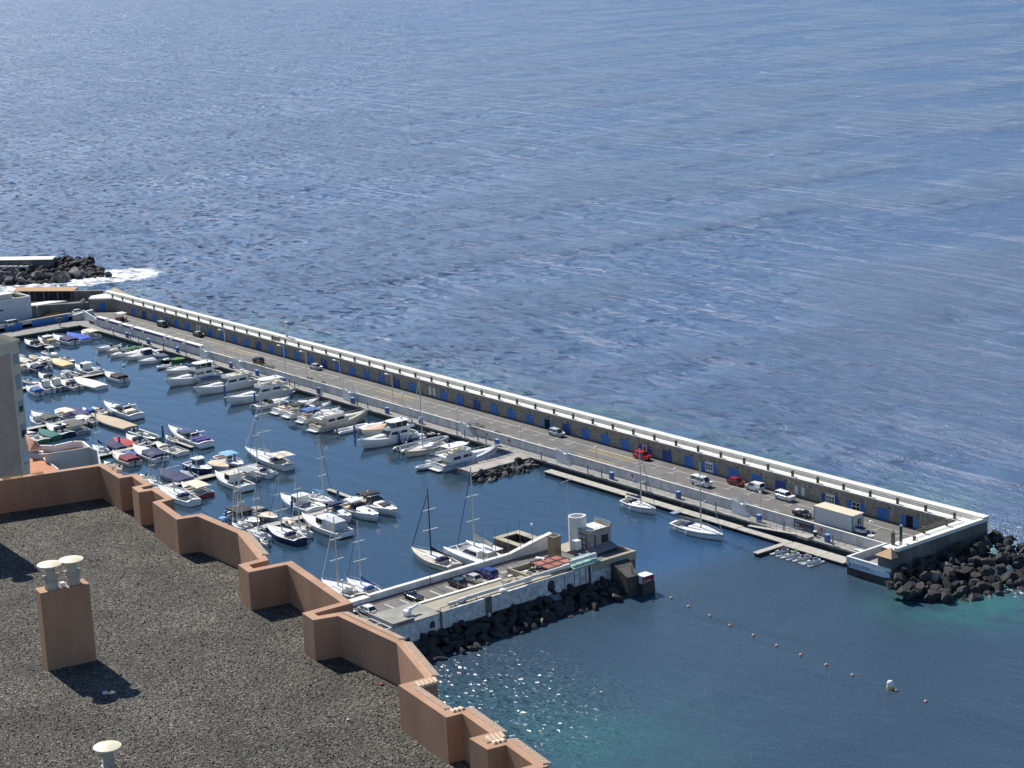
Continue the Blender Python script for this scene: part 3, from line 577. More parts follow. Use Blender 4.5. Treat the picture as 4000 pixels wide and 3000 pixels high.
# pier toe: broken concrete and signed block
to = thing('pier_toe', 'dark broken concrete toe beyond the end of the pier', 'wall')
MB().prism([(302.6, -59.0), (308.9, -60.2), (308.9, -57.5), (302.6, -54.6)], -3, [5.0, 3.7, 3.5, 4.9]).prism([(306.4, -57.45), (310.0, -57.6), (310.0, -54.7), (306.4, -54.2)], -3, 2.0).build('block', darkc, to)
sg = thing('pier_sign_block', 'white topped block with dark red lettered board at the tip of the pier toe', 'sign', (308.9, -56.1, 2.0))
MB().box(-1.2, .9, -1.4, 1.3, 0, 1.3).box(-1.2, .9, -1.4, -1.1, 1.3, 1.45).build('block', pierw, sg)
MB().box(.9, 1.0, -1.4, 1.3, .05, 1.2).build('board', paint('maroon'), sg)
text('Zona', 1.0, (1.02, -1.25, .2), 90, mat('banner_pale2', (.55, .5, .52), .7), 'lettering', sg, sxy=.9)
o = thing('pier_beacon', 'slim dark post with red tip on the broken pier toe', 'beacon', (307.6, -57.9, 3.7)); MB().tube((0, 0, 0), (0, 0, 1.5), .1).build('post', paint('plum'), o); MB().tube((0, 0, 1.5), (0, 0, 1.75), .13).build('band', pierw, o); MB().tube((0, 0, 1.75), (0, 0, 2.1), .12).build('tip', paint('red'), o)
# groyne
gs = thing('groyne_slab', 'buff concrete jetty slab beside the trawler yacht', 'jetty')
MB().prism([(223.0, -33.2), (228.6, -33.2), (228.4, -16.8), (222.8, -16.8)], -2, 1.3).build('slab', concrete, gs)
f = MB()
for y in (-31, -28, -25, -22, -19): f.tube((223.1, y, 1.3), (223.1, y, 2.4), .13)
for z in (1.7, 2.2): f.bar((223.1, -32, z), (223.1, -17.5, z), .08)
f.build('rail', paint('blue'), gs)
# ---------------------------------------------------------------- left shore: buildings, walls
qw = thing('blue_panel_wall', 'white quay wall with rows of blue panels and cream top', 'wall')
MB().box(-1.9, -1.6, -60, -9.8, 1.2, 3.3).build('wall', whitew, qw); MB().box(-2.6, -1.45, -44, -14.5, 3.3, 3.42).build('ledge', sand, qw)
for a, b in ((-36.8, -31.0), (-27.9, -15.6)):
    n_ = int((b-a)/1.0)
    for i in range(n_):
        MB().box(-1.6, -1.5, a+(b-a)*i/n_+.06, a+(b-a)*(i+1)/n_-.06, 1.35, 3.1).build('blue_panel', doorb, qw)
rm = thing('quay_ramp', 'white sloping ramp wall rising to the road beside the blue panels', 'ramp')
MB().prism([(-1.4, -14.5), (-.2, -14.5), (1.8, -8.5), (.6, -8.5)], 1.2, [2.9, 2.9, 4.0, 4.0]).build('wall', whitew, rm)
MB().prism([(1.0, -11.5), (12.0, -12.6), (12.0, -12.9), (1.0, -11.8)], 1.2, [4.2, 3.3, 3.3, 4.2]).build('side_wall', tri, rm)
lbd = thing('white_flat_building', 'blank white flat roofed building at the far left quay', 'building')
whb = mat('far_white', (.62, .64, .66), .8, var=.12, vscale=.3)
MB().box(-24, -8.8, -70, -24.2, 2, 9.0).build('wall', whb, lbd)
MB().box(-9.3, -8.8, -70, -24.2, 9.0, 9.5).box(-24, -9.3, -24.7, -24.2, 9.0, 9.5).build('parapet', walkc, lbd)
MB().box(-23.9, -9.35, -69.9, -24.75, 9.0, 9.03).build('roof', sand, lbd)
MB().box(-8.78, -8.7, -45, -33.5, 6.2, 6.6).build('slot_window', blackv, lbd)
MB().box(-14, -10.5, -36, -29.5, 9.03, 10.8).build('roof_room', walkc, lbd); MB().box(-15, -10, -37, -28.8, 10.8, 10.95).build('roof_room_top', whb, lbd)
MB().prism([(-17, -28), (-10.4, -27.2), (-10.4, -25.2), (-17, -25.5)], 9.03, [10.4, 9.9, 9.6, 10.1]).build('ramp_shed', seawallc, lbd)
dw = thing('dark_ramp_wall', 'dark concrete wall with stair behind the orange pickup', 'wall')
MB().prism([(-9.9, -24.2), (-9.0, -24.2), (-5.4, -6.05), (-9.1, -6.0)], 1.4, [6.2, 6.2, 5.0, 5.0]).build('wall', seawallc, dw)
MB().prism([(-15, -24.2), (-9.95, -24.2), (-9.2, -12), (-13.5, -16)], 1.4, [6.0, 6.0, 6.0, 6.0]).build('white_ledge', walkc, dw)
f = MB()
for k in range(9): f.box(-8.6+k*.1, -7.6+k*.1, -13.6+k*.75, -12.9+k*.75, 2.3, 2.6+k*.42)
f.build('stair', concrete, dw)
os_ = thing('orange_roof_shelter', 'open shelter with long corrugated pale orange roof by the sea', 'shelter')
q = [at(*p, 5.6) for p in ((50, 1138), (72, 1123), (303, 1122), (288, 1137))]
MB().prism([(p.x, p.y) for p in q], 5.5, 5.65).build('roof', mat('orange_tiles', (.62, .38, .2), .85, var=.15, vscale=1, stretch=(6, .3, 1)), os_)
f = MB()
for i in range(40):
    t = i/39; a = q[3]*t+q[0]*(1-t); b = q[2]*t+q[1]*(1-t); f.tube((a.x, a.y, 5.62), (b.x, b.y, 5.62), .13, n=6)
f.build('corrugation', mat('orange_tiles2', (.6, .37, .19), .85), os_)
f = MB()
for i in range(5):
    for p, p2 in ((q[0], q[3]), (q[1], q[2])): a = p.lerp(p2, .04+i*.23); f.box(a.x-.2, a.x+.2, a.y-.2, a.y+.2, 1.4, 5.5)
f.build('post', seawallc, os_)
a, b = q[1], q[2]
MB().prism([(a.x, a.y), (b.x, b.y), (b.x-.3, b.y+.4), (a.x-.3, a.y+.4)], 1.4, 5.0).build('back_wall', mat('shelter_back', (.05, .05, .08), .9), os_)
ow = thing('tan_wedge_wall', 'tan concrete wedge wall outside the start of the promenade', 'wall')
q = [at(*p, 6.6) for p in ((447, 1127), (563, 1158), (540, 1160), (420, 1138))]
MB().prism([(p.x, p.y) for p in q], -1, [7.0, 5.0, 5.0, 6.4]).build('block', mat('tan_concrete', (.42, .35, .25), .9, var=.25, vscale=.5), ow)
hw = thing('headland_wall', 'low grey wall joining the orange shelter to the promenade', 'wall')
q = [at(*p, 5.6) for p in ((286, 1134), (402, 1134), (402, 1137), (286, 1138))]
MB().prism([(p.x, p.y) for p in q], 1, 5.7).build('wall', seawallc, hw)
# old mole head on the upper left
om = thing('old_mole', 'old grey mole wall with pale top across the water at the far left', 'wall')
q = [at(*p, 0) for p in ((-250, 1062), (203, 1050), (203, 1062), (-250, 1074))]
MB().prism([(p.x, p.y) for p in q], -2, 2.0).build('ledge', concrete, om)
q = [at(*p, 2.0) for p in ((-250, 1048), (206, 1041), (222, 1028), (-250, 1035))]
MB().prism([(p.x, p.y) for p in q], -1, 4.5).build('wall', seawallc, om); MB().prism([(p.x, p.y) for p in q], 4.503, 4.65).build('top', walkc, om)
for i, px in enumerate((8, 20, 46, 59, 88, 103)):
    c = at(px, 1047, 2.0); o = thing('dinghy', 'tiny white dinghy laid up on the old mole ledge', 'boat', c, R(40), 'dinghies laid up on the old mole')
    MB().ball((0, 0, .45), 1.0, 8, sq=(1.5, .6, .45)).build('hull', gel, o); MB().sheet([(-1.1, -.4), (1.1, -.3), (1.1, .3), (-1.1, .4)], .82).build('cover', cloth('white'), o)
# ---------------------------------------------------------------- boulders
rockm = mat('lava_rock', (.05, .047, .045), .9, col2=(.022, .021, .021), vscale=1.2, bump=.8, bscale=2.5)
rockl = mat('lava_rock_pale', (.2, .185, .165), .9, var=.5, vscale=1.5, bump=.8, bscale=3)
rockd = mat('lava_rock_wet', (.025, .025, .027), .6, var=.4, vscale=1.2, bump=.8, bscale=3)
random.seed(5)
ROCKS = []
for k in range(9):
    bm = bmesh.new(); bmesh.ops.create_icosphere(bm, subdivisions=2, radius=1)
    pls_ = [(Vector((random.uniform(-1, 1), random.uniform(-1, 1), random.uniform(-1, 1))).normalized(), random.uniform(.34, .78)) for _ in range(12)]
    sc = Vector((random.uniform(.9, 1.35), random.uniform(.7, 1.0), random.uniform(.55, .85)))
    for v in bm.verts:
        p = v.co.copy()
        for nrm, d in pls_:
            e = p.dot(nrm)-d
            if e > 0: p -= nrm*e*.95
        v.co = Vector((p.x*sc.x, p.y*sc.y, p.z*sc.z))*1.5
    me = bpy.data.meshes.new('boulder'); bm.to_mesh(me); bm.free(); ROCKS.append(me)
RM = {}
for mi, m_ in enumerate((rockm, rockl, rockd)):
    RM[mi] = []
    for me in ROCKS: c = me.copy(); c.materials.clear(); c.materials.append(m_); RM[mi].append(c)
NB = [0]
def rock(p, s, mi, label, group):
    o = bpy.data.objects.new('boulder', random.choice(RM[mi])); C.objects.link(o); o.location = p; o.scale = (s,)*3
    o.rotation_euler = (random.uniform(-.5, .5), random.uniform(-.5, .5), random.uniform(0, 6.28)); tag(o, label, 'boulder', group); NB[0] += 1
def stuff_rocks(items, name, label, m_):
    vs = []; fs = []
    for p, s_ in items:
        me = random.choice(ROCKS); rm_ = Matrix.Rotation(random.uniform(0, 6.28), 3, 'Z') @ Matrix.Rotation(random.uniform(-.6, .6), 3, 'X'); o_ = len(vs)
        vs += [tuple(rm_ @ v.co*s_+Vector(p)) for v in me.vertices]; fs += [tuple(k+o_ for k in f.vertices) for f in me.polygons]
    me = bpy.data.meshes.new(name); me.from_pydata(vs, [], fs); me.materials.append(m_); o = bpy.data.objects.new(name, me); C.objects.link(o)
    tag(o, label, 'rubble', kind='stuff')
def slope(poly, hz, n, s0, s1, label, group, pale=.08, base=True, wet=.5, name='rubble_base', single=True, fill=260):
    "scatter boulders over a polygon; hz(x, y) is the surface height"
    xs = [p[0] for p in poly]; ys = [p[1] for p in poly]; got = []; tries = 0; st_items = []
    def ins(x, y):
        c = False; j = len(poly)-1
        for i in range(len(poly)):
            if (poly[i][1] > y) != (poly[j][1] > y) and x < (poly[j][0]-poly[i][0])*(y-poly[i][1])/(poly[j][1]-poly[i][1])+poly[i][0]: c = not c
            j = i
        return c
    while len(got) < n and tries < n*60:
        tries += 1; x = random.uniform(min(xs), max(xs)); y = random.uniform(min(ys), max(ys)); s = random.uniform(s0, s1)
        if not ins(x, y) or any((x-a)**2+(y-b)**2 < ((s+c)*.62)**2 for a, b, c in got): continue
        got.append((x, y, s)); z = hz(x, y)
        if single: rock((x, y, z), s, 1 if random.random() < pale else (2 if z < .35 and random.random() < wet else 0), label, group)
        else: st_items.append(((x, y, z), s))
    k = 0
    while k < fill:
        x = random.uniform(min(xs), max(xs)); y = random.uniform(min(ys), max(ys))
        if ins(x, y): st_items.append(((x, y, hz(x, y)-random.uniform(.1, .9)*s0), random.uniform(s0*.55, s0*1.05))); k += 1
    stuff_rocks(st_items, name, 'smaller dark stones filling the '+group if single else label, rockm)
def lin(x, a, b, za, zb): t = max(0, min(1, (x-a)/(b-a))); return za+(zb-za)*t
slope([(338.6, 4), (349, 8), (356, 3), (357, -8), (352, -20), (345, -28), (340.0, -28), (338.8, -22)], lambda x, y: lin(x+(y+8)*-.12+max(0, y-2)*.5, 339, 355, 3.4, -.2), 125, .6, 1.6, 'black lava boulder in the pile against the breakwater end wall', 'boulders round the breakwater tip', .05)
slope([(303.4, -112), (309.4, -110), (309.2, -94), (309, -80), (309.0, -66), (308.6, -60.3), (303.0, -59)], lambda x, y: lin(x, 303.2, 309, 2.3, -.3), 110, .75, 1.25, 'dark boulder at the foot of the pier sea wall', 'boulders below the pier', .0)
slope([(228.7, -34.5), (233, -34.5), (233.5, -22), (231.5, -16.8), (228.5, -16.8)], lambda x, y: lin(x, 228.8, 233.2, 1.1, -.3), 34, .6, 1.0, 'boulder beside the short concrete jetty slab', 'boulders of the short groyne', .22)
slope([(4, 3.2), (60, 3.0), (120, 3.0), (175, 3.0), (175, 4.6), (120, 5.5), (60, 8.5), (6, 11)], lambda x, y: lin(y, 3, 9, lin(x, 20, 120, 4.6, .7), -.1)+0, 110, .8, 1.5, 'dark boulder on the sea side of the promenade', 'boulders outside the breakwater', .05, single=False, fill=200, name='outer_rubble')
q = [at(*p, 0) for p in ((-60, 1062), (215, 1054), (330, 1048), (362, 1052), (427, 1068), (425, 1084), (300, 1086), (226, 1106), (100, 1112), (-60, 1118))]
pa, pb = at(0, 1055, 0), at(0, 1110, 0); dv_ = (pb-pa); dl = dv_.length; dv_ = dv_.normalized()
slope([(p.x, p.y) for p in q], lambda x, y: lin((Vector((x, y, 0))-pa).dot(dv_), -4, dl, 3.0, -.1), 210, 1.0, 1.8, 'black boulder in the old mole rubble slope', 'boulders of the old mole', .14, name='mole_rubble', single=False, fill=120)
random.seed(8)
for k_ in range(22): qq = at(random.uniform(10, 330), random.uniform(1068, 1100), 1.0); rock((qq.x, qq.y, 1.6), random.uniform(1.4, 2.2), 1, 'pale grey boulder standing out on the old mole slope', 'pale boulders on the old mole')
q = [at(*p, 0) for p in ((206, 1040), (330, 1030), (365, 1040), (362, 1055), (300, 1056), (206, 1056))]
slope([(p.x, p.y) for p in q], lambda x, y: 2.4, 34, 1.1, 1.8, 'black boulder heaped at the end of the old mole wall', 'boulders at the old mole head', .1, name='mole_rubble', fill=40)
for u, v in ((247, 4.4), (250.5, 4.6), (254, 4.2), (258, 4.4), (231, 4.8), (228, 5.0), (268, 4.2)): rock((u, v, .9 if u < 260 else .2), 1.2, 0, 'dark boulder peeping above the promenade parapet midway', 'boulders peeping above the parapet')
# ---------------------------------------------------------------- near building: gravel roof with zigzag parapet
ZR = 102.0; ZP = ZR+.97
PT = [(-420, 1936), (396, 1815), (474, 1863), (524, 1855), (577, 1893), (532.7, 1903), (550.8, 1917.4), (603.2, 1910), (662, 1948), (613, 1961), (700, 2023), (779.5, 2011), (943, 2080), (1030, 2186), (951, 2206), (980, 2228), (1129.5, 2198),
      (1355, 2353.6), (1203.5, 2395), (1233, 2414), (1328, 2398), (1567, 2509), (1684, 2650), (1583, 2677.5), (1751.5, 2791), (1814, 2775), (1941, 2865), (1863, 2886), (1911.6, 2916), (1985, 2897), (2112, 2989), (2060, 3004), (2300, 3170)]
PW = [at(x, y, ZP) for x, y in PT]; PW = [(p.x, p.y) for p in PW]
def offset(path, d):
    out = []
    for i, p in enumerate(path):
        p = Vector(p); a = (p-Vector(path[i-1])).normalized() if i else None; b = (Vector(path[i+1])-p).normalized() if i < len(path)-1 else None
        if a is None: a = b
        if b is None: b = a
        na = Vector((-a.y, a.x)); nb = Vector((-b.y, b.x)); m = (na+nb); m = m/max(.3, m.length_squared)*2
        out.append(tuple(p+m*d))
    return out
outer = offset(PW, .105); inner = offset(PW, -.105)
terra = mat('terracotta_render', (.45, .262, .158), .85, col2=(.36, .20, .12), vscale=1.3, stretch=(1, 1, .35))
nb_ = thing('near_building', 'terracotta building with black gravel roof and zigzag parapet', 'building')
par = MB(); n = len(PW)
for i in range(n-1):
    a, b, c, d = inner[i], inner[i+1], outer[i+1], outer[i]
    par.add([(*a, ZR-.2), (*b, ZR-.2), (*b, ZP), (*a, ZP)], [(0, 1, 2, 3)])
    par.add([(*d, ZR-25), (*c, ZR-25), (*c, ZP), (*d, ZP)], [(3, 2, 1, 0)])
    par.add([(*a, ZP), (*b, ZP), (*c, ZP), (*d, ZP)], [(0, 1, 2, 3)])
par.build('parapet', terra, nb_)
# gravel: one sheet inside the parapet centre line
k0 = at(2600, 3400, ZR); k1 = at(-900, 3400, ZR); k2 = at(-900, 2000, ZR)
poly = PW+[(k0.x, k0.y), (k1.x, k1.y), (k2.x, k2.y)]
gm = bpy.data.materials.new('lava_gravel'); gm.use_nodes = True; gn_ = gm.node_tree.nodes; gl = gm.node_tree.links; gb = gn_['Principled BSDF']; gb.inputs['Roughness'].default_value = .9
tc = gn_.new('ShaderNodeTexCoord'); vo = gn_.new('ShaderNodeTexVoronoi'); vo.inputs['Scale'].default_value = 26; gl.new(tc.outputs['Object'], vo.inputs[0])
vo2 = gn_.new('ShaderNodeTexVoronoi'); vo2.inputs['Scale'].default_value = 14; gl.new(tc.outputs['Object'], vo2.inputs[0])
cr = gn_.new('ShaderNodeValToRGB'); e = cr.color_ramp.elements; e[0].color = (.014, .013, .012, 1); e[1].color = (.26, .22, .17, 1); e[1].position = .97
for pos, c in ((.3, (.05, .046, .036)), (.62, (.085, .077, .058)), (.88, (.13, .118, .09))): x = e.new(pos); x.color = (*c, 1)
sx_ = gn_.new('ShaderNodeSeparateColor'); gl.new(vo.outputs['Color'], sx_.inputs[0]); gl.new(sx_.outputs[0], cr.inputs[0])
lo = gn_.new('ShaderNodeTexNoise'); lo.inputs['Scale'].default_value = .5; lo.inputs['Detail'].default_value = 4; gl.new(tc.outputs['Object'], lo.inputs[0])
mr = gn_.new('ShaderNodeMapRange'); mr.inputs[1].default_value = .35; mr.inputs[2].default_value = .65; mr.inputs[3].default_value = .62; mr.inputs[4].default_value = 1.2; gl.new(lo.outputs[0], mr.inputs[0])
mm = gn_.new('ShaderNodeMix'); mm.data_type = 'RGBA'; mm.blend_type = 'MULTIPLY'; mm.inputs[0].default_value = 1; gl.new(cr.outputs[0], mm.inputs[6]); gl.new(mr.outputs[0], mm.inputs[7]); gl.new(mm.outputs[2], gb.inputs['Base Color'])
ad = gn_.new('ShaderNodeMath'); ad.operation = 'ADD'; gl.new(vo.outputs['Distance'], ad.inputs[0]); gl.new(vo2.outputs['Distance'], ad.inputs[1])
bp = gn_.new('ShaderNodeBump'); bp.invert = True; bp.inputs['Strength'].default_value = .9; bp.inputs['Distance'].default_value = .035; gl.new(ad.outputs[0], bp.inputs['Height']); gl.new(bp.outputs[0], gb.inputs['Normal'])
bm = bmesh.new(); vs_ = [bm.verts.new((p[0], p[1], ZR)) for p in poly]; fc = bm.faces.new(vs_)
if fc.normal.z < 0: fc.normal_flip()
bm.normal_update()
if fc.normal.z < 0: fc.normal_flip()
bmesh.ops.triangulate(bm, faces=[fc]); me = bpy.data.meshes.new('roof_gravel'); bm.to_mesh(me); bm.free(); me.materials.append(gm)
o = bpy.data.objects.new('roof_gravel', me); C.objects.link(o); o.parent = nb_
# real stones on the sheet so that it is not flat
random.seed(3)
st = MB(); pmin = at(300, 2000, ZR); 
stm = mat('loose_stones', (.10, .09, .07), .9, var=.6, vscale=30)
def inpoly(x, y, P_):
    c = False; j = len(P_)-1
    for i in range(len(P_)):
        if (P_[i][1] > y) != (P_[j][1] > y) and x < (P_[j][0]-P_[i][0])*(y-P_[i][1])/(P_[j][1]-P_[i][1])+P_[i][0]: c = not c
        j = i
    return c
ipoly = offset(PW, -.16)+poly[len(PW):]
cnt = 0
oct_ = [(1, 0, 0), (-1, 0, 0), (0, 1, 0), (0, -1, 0), (0, 0, 1), (0, 0, -1)]; of = [(0, 2, 4), (2, 1, 4), (1, 3, 4), (3, 0, 4)]
while cnt < 9000:
    p = at(random.uniform(-50, 1950), random.uniform(1950, 3050), ZR)
    if not inpoly(p.x, p.y, ipoly): continue
    s = random.uniform(.012, .03)*(1.6 if random.random() < .04 else 1); t = random.uniform(0, 3.1); c_, s_ = math.cos(t)*s, math.sin(t)*s; k = random.uniform(.5, 1.0)
    st.add([(p.x+a*c_-b*s_*k, p.y+a*s_+b*c_*k, ZR+.004+c*s*.7) for a, b, c in oct_], of, 0 if random.random() < .93 else 1); cnt += 1
o = st.build('loose_stones', [stm, mat('pale_stones', (.34, .29, .23), .9)], nb_); o['kind'] = 'stuff'
# tile coping along parts of the parapet
tl = MB()
def tiles(i, t0, t1, step=.1, side=1):
    a, b = Vector(outer[i]), Vector(outer[i+1]); d = (b-a); L = d.length; d.normalize(); nn = Vector((-d.y, d.x)); k = int(L*(t1-t0)/step)
    for j in range(k):
        p = a+d*(L*t0+step*(j+.5)); tl.tube((*(p+nn*-.07), ZP+.005), (*(p+nn*.10), ZP-.03), step*.46, n=8)
tiles(12, .04, .86)
for i in (20, 21, 22, 23, 24, 25, 26, 27, 28, 29): tiles(i, .03, .97, .095)
tiles(1, .35, .55, .3); tiles(1, .6, .95, .3)
tl.build('coping_tiles', mat('coping_tile', (.80, .60, .42), .8, var=.12, vscale=5), nb_)
nw = MB()
nw.add([(*PW[0], ZR-60), (*PW[-1], ZR-60), (k0.x, k0.y, ZR-60), (k1.x, k1.y, ZR-60)], [(0, 1, 2, 3)]); nw.build('lower_floor', terra, nb_)
# chimney with two cowls, unseen block shaped for its shadow, and the single vent
creamp = mat('cowl_cream', (.70, .62, .44), .6, var=.08, vscale=3)
creamd = mat('cowl_cream_body', (.50, .45, .36), .7, var=.2, vscale=4)
ca = at(188, 2622, ZR); cbp = at(378, 2580, ZR); cx = (cbp-ca); cl = cx.length; ang = math.atan2(cx.y, cx.x)
ch = thing('roof_chimney', 'tall terracotta chimney block with two cream cowls on the gravel roof', 'chimney', ca, ang)
MB().box(0, cl, 0, .42, 0, 1.83).build('shaft', terra, ch)
def cowl(parent, x, y, z, s=1.0):
    b = MB().lathe([(.001, .0), (.155, 0), (.155, .17), (.115, .2), (.115, .24), (.14, .26), (.11, .3), (.11, .52), (.09, .52)], (x, y, z), 22).build('vent_pipe', creamd, parent, smooth=True)
    c = MB().lathe([(.001, .50), (.2, .51), (.275, .54), (.275, .565), (.15, .60), (.001, .615)], (x, y, z), 30).build('cap', creamp, b, smooth=True)
    f = MB()
    for k in range(2): t = k*math.pi; f.box(x+.15*math.cos(t)-.035, x+.15*math.cos(t)+.035, y+.15*math.sin(t)-.03, y+.15*math.sin(t)+.03, z+.2, z+.32)
    f.build('bracket', creamd, b)
cowl(ch, cl*.29, .2, 1.83); cowl(ch, cl*.74, .24, 1.83)
g1 = MB().box(cl*.5-.06, cl*.5+.05, .1, .22, 1.83, 1.93).build('mortar_lump', gel, ch)
tip = at(200, 2262, ZR); off = Vector((sundir.x, sundir.y, 0))/sundir.z*4.2
ts_ = thing('unseen_shadow_block', 'unseen roof block with cowls shaped to cast its shadow in from beyond the left edge', 'chimney', tip+off-Vector((cx.x, cx.y, 0)).normalized()*2.3-Vector((0, 0, 0)), ang)
MB().box(0, 2.3, 0, .9, 0, 3.5).build('shaft', terra, ts_); cowl(ts_, .5, .3, 3.5); cowl(ts_, 1.7, .3, 3.5)
vp = at(428, 3010, ZR)
o = thing('roof_vent', 'single cream mushroom vent at the bottom edge of the gravel roof', 'vent', (vp.x, vp.y, ZR)); cowl(o, 0, 0, -.05)
for (px, py, s, m_, lb_, nm_) in ((1492, 2677, .045, 'red', 'small red scrap on the gravel near the right parapet', 'red_scrap'), (412, 2712, .07, 'lightgrey', 'crumpled white scrap lying in the chimney shadow', 'paper_scrap'), (445, 2710, .05, 'lightgrey', 'smaller crumpled white scrap in the chimney shadow', 'paper_scrap'), (1360, 2815, .03, 'white', 'little white scrap on the lower gravel', 'paper_scrap')):
    p = at(px, py, ZR); tag(MB().ball((0, 0, 0), s, 6, sq=(1.3, 1, .5)).build(nm_, paint(m_)), lb_, 'scrap').location = (p.x, p.y, ZR+.03)
# dry grass on the left parapet
g = MB(); random.seed(9); random_ = random
for k in range(700):
    t = random.choice((random.uniform(.535, .615), random.uniform(.515, .53), random.uniform(.66, .70))) if True else 0
    a = Vector(PW[0]).lerp(Vector(PW[1]), t); x, y = a.x+random.uniform(-.05, .12), a.y+random.uniform(-.05, .12); h = random.uniform(.04, .10); dx, dy = random.uniform(-.03, .03), random.uniform(-.03, .03)
    g.add([(x, y, ZP), (x+.008, y, ZP), (x+dx, y+dy, ZP+h)], [(0, 1, 2)])
tag(g.build('dry_grass', mat('straw', (.45, .36, .14), .9)), 'tufts of dry yellow grass along the left parapet top', 'grass', kind='stuff')
# ---------------------------------------------------------------- turret, terrace house
turm = mat('turret_beige', (.74, .60, .43), .85, var=.1, vscale=.5); turs = mat('turret_brown', (.56, .40, .29), .85, var=.15, vscale=.4)
ZT = 57.0
e1 = at(36, 1347, ZT); e2 = at(70, 1334, ZT); e0 = at(-120, 1395, ZT)
d12 = (e2-e1); pf = Vector((-d12.y, d12.x, 0)).normalized()
if pf.dot(CAMF) < 0: pf = -pf
e3 = e2+pf*6+Vector((d12.x, d12.y, 0)).normalized()*.0; e4 = e0+pf*9
tt = thing('beige_tower_block', 'beige apartment tower corner with a column of small windows at the left edge', 'building')
pl_ = [(p.x, p.y) for p in (e0, e1, e2, e3, e4)]
MB().prism(pl_, 5, ZT).build('wall', turm, tt)
pp_ = [(e0, e1)]
a, b = Vector((e0.x, e0.y)), Vector((e1.x, e1.y)); dn = (b-a).normalized(); nn = Vector((dn.y, -dn.x))
if nn.dot(Vector((CAMF.x, CAMF.y))) > 0: nn = -nn
MB().prism([tuple(a+nn*.02), tuple(b-dn*.05+nn*.02), tuple(b-dn*.05), tuple(a)], 5.1, ZT-1.3).build('rendered_panel', turs, tt)
ctr = (e1+e3)/2+(e0-e1)*.35; apex = Vector((ctr.x, ctr.y, ZT+2.8))
lip = [Vector(p) for p in pl_]; cc = Vector((ctr.x, ctr.y)); lip2 = [p+(p-cc).normalized()*.35 for p in lip]
MB().prism([tuple(p) for p in lip2], ZT+.003, ZT+.35).build('eave', turm, tt)
rf = MB(); rf.add([(*p, ZT+.353) for p in lip2]+[tuple(apex)], [(i, (i+1) % 5, 5) for i in range(5)]); rf.build('roof', mat('turret_roof', (.30, .28, .22), .9, var=.15), tt)
d = Vector((d12.x, d12.y)).normalized(); no = Vector((d.y, -d.x))
if no.dot(Vector((CAMF.x, CAMF.y))) > 0: no = -no
wl_len = d12.length
for k, (yt, yb, kind) in enumerate(((1378, 1415, 0), (1462, 1517, 0), (1570, 1618, 1), (1665, 1722, 1), (1774, 1822, 2))):
    z1 = CZ; 
    def zat(py, px=68):
        lo_, hi_ = 0, ZT
        for _ in range(40):
            md = (lo_+hi_)/2; q = at(px, py, md); 
            # depth of ray hit compared with the wall plane
            if (Vector((q.x, q.y))-Vector((e1.x, e1.y))).dot(no) > 0: hi_ = md
            else: lo_ = md
        return lo_
    za, zb = zat(yt), zat(yb)
    if za < zb: za, zb = zb, za
    c1 = Vector((e1.x, e1.y))+d*wl_len*.3; c2_ = Vector((e1.x, e1.y))+d*wl_len*.82
    wn = MB().prism([tuple(c1), tuple(c2_), tuple(c2_+no*.05), tuple(c1+no*.05)], zb, za).build('window', mat('shutter_grey', (.34, .35, .37), .6) if kind != 2 else mat('blind_white', (.58, .6, .63), .6), tt)
    if kind == 1: MB().prism([tuple(c1+d*.1+no*.055), tuple(c2_-d*.1+no*.055), tuple(c2_-d*.1+no*.07), tuple(c1+d*.1+no*.07)], zb+.2, zb+(za-zb)*.55).build('pane', glass, wn)
    else: MB().prism([tuple(c1+no*.055), tuple(c2_+no*.055), tuple(c2_+no*.1), tuple(c1+no*.1)], zb-.25, zb-.03).build('sill', turs, wn)
gl_ = at(32, 1797, 46); tag(MB().box(-.9, .9, -.03, .03, -.06, .06).build('wall_lamp_bar', steel), 'small pale bracket on the beige tower wall', 'bracket')
bo = bpy.data.objects['wall_lamp_bar']; 
def hitwall(px, py):
    lo_, hi_ = 5, ZT
    for _ in range(40):
        md = (lo_+hi_)/2; q = at(px, py, md)
        if (Vector((q.x, q.y))-a).dot(nn) > 0: hi_ = md
        else: lo_ = md
    return at(px, py, lo_)
bo.location = hitwall(32, 1797)+Vector((nn.x, nn.y, 0))*.15; bo.rotation_euler = (0, 0, math.atan2(dn.y, dn.x)); bo.scale = (.8, 1, 1)
# terrace house beside the tower
th = thing('terrace_house', 'white terrace house with orange floor and curved pink lined parapet behind the roof corner', 'building')
def P2(l, z): return [(q.x, q.y) for q in (at(x, y, z) for x, y in l)]
zt = 47.2
MB().prism(P2([(176, 1774), (349, 1746), (381, 1760), (378, 1772), (345, 1776)][0:3]+[(325, 1724), (284, 1723), (212, 1741), (150, 1740)], zt), 46.0, zt-1.0).build('wall', white, th)
def wallseg(pts, z0, z1, m_, nm_, t=.18):
    mb = MB(); q = [Vector((p.x, p.y)) for p in (at(x, y, z1) for x, y in pts)]
    for a_, b_ in zip(q, q[1:]):
        d_ = (b_-a_).normalized(); n2 = Vector((-d_.y, d_.x))*t/2; a2, b2_ = a_-d_*t*.3, b_+d_*t*.3
        mb.prism([tuple(a2-n2), tuple(b2_-n2), tuple(b2_+n2), tuple(a2+n2)], z0, z1)
    return mb.build(nm_, m_, th)
wallseg([(152, 1739), (208, 1740), (284, 1723), (322, 1723), (348, 1744)], zt-1.0, zt, white, 'parapet', .3)
wallseg([(176, 1774), (349, 1746), (381, 1760), (392, 1812)], 38, zt-.02, mat('house_grey_white', (.55, .54, .5), .8, var=.08), 'side_wall', .16)
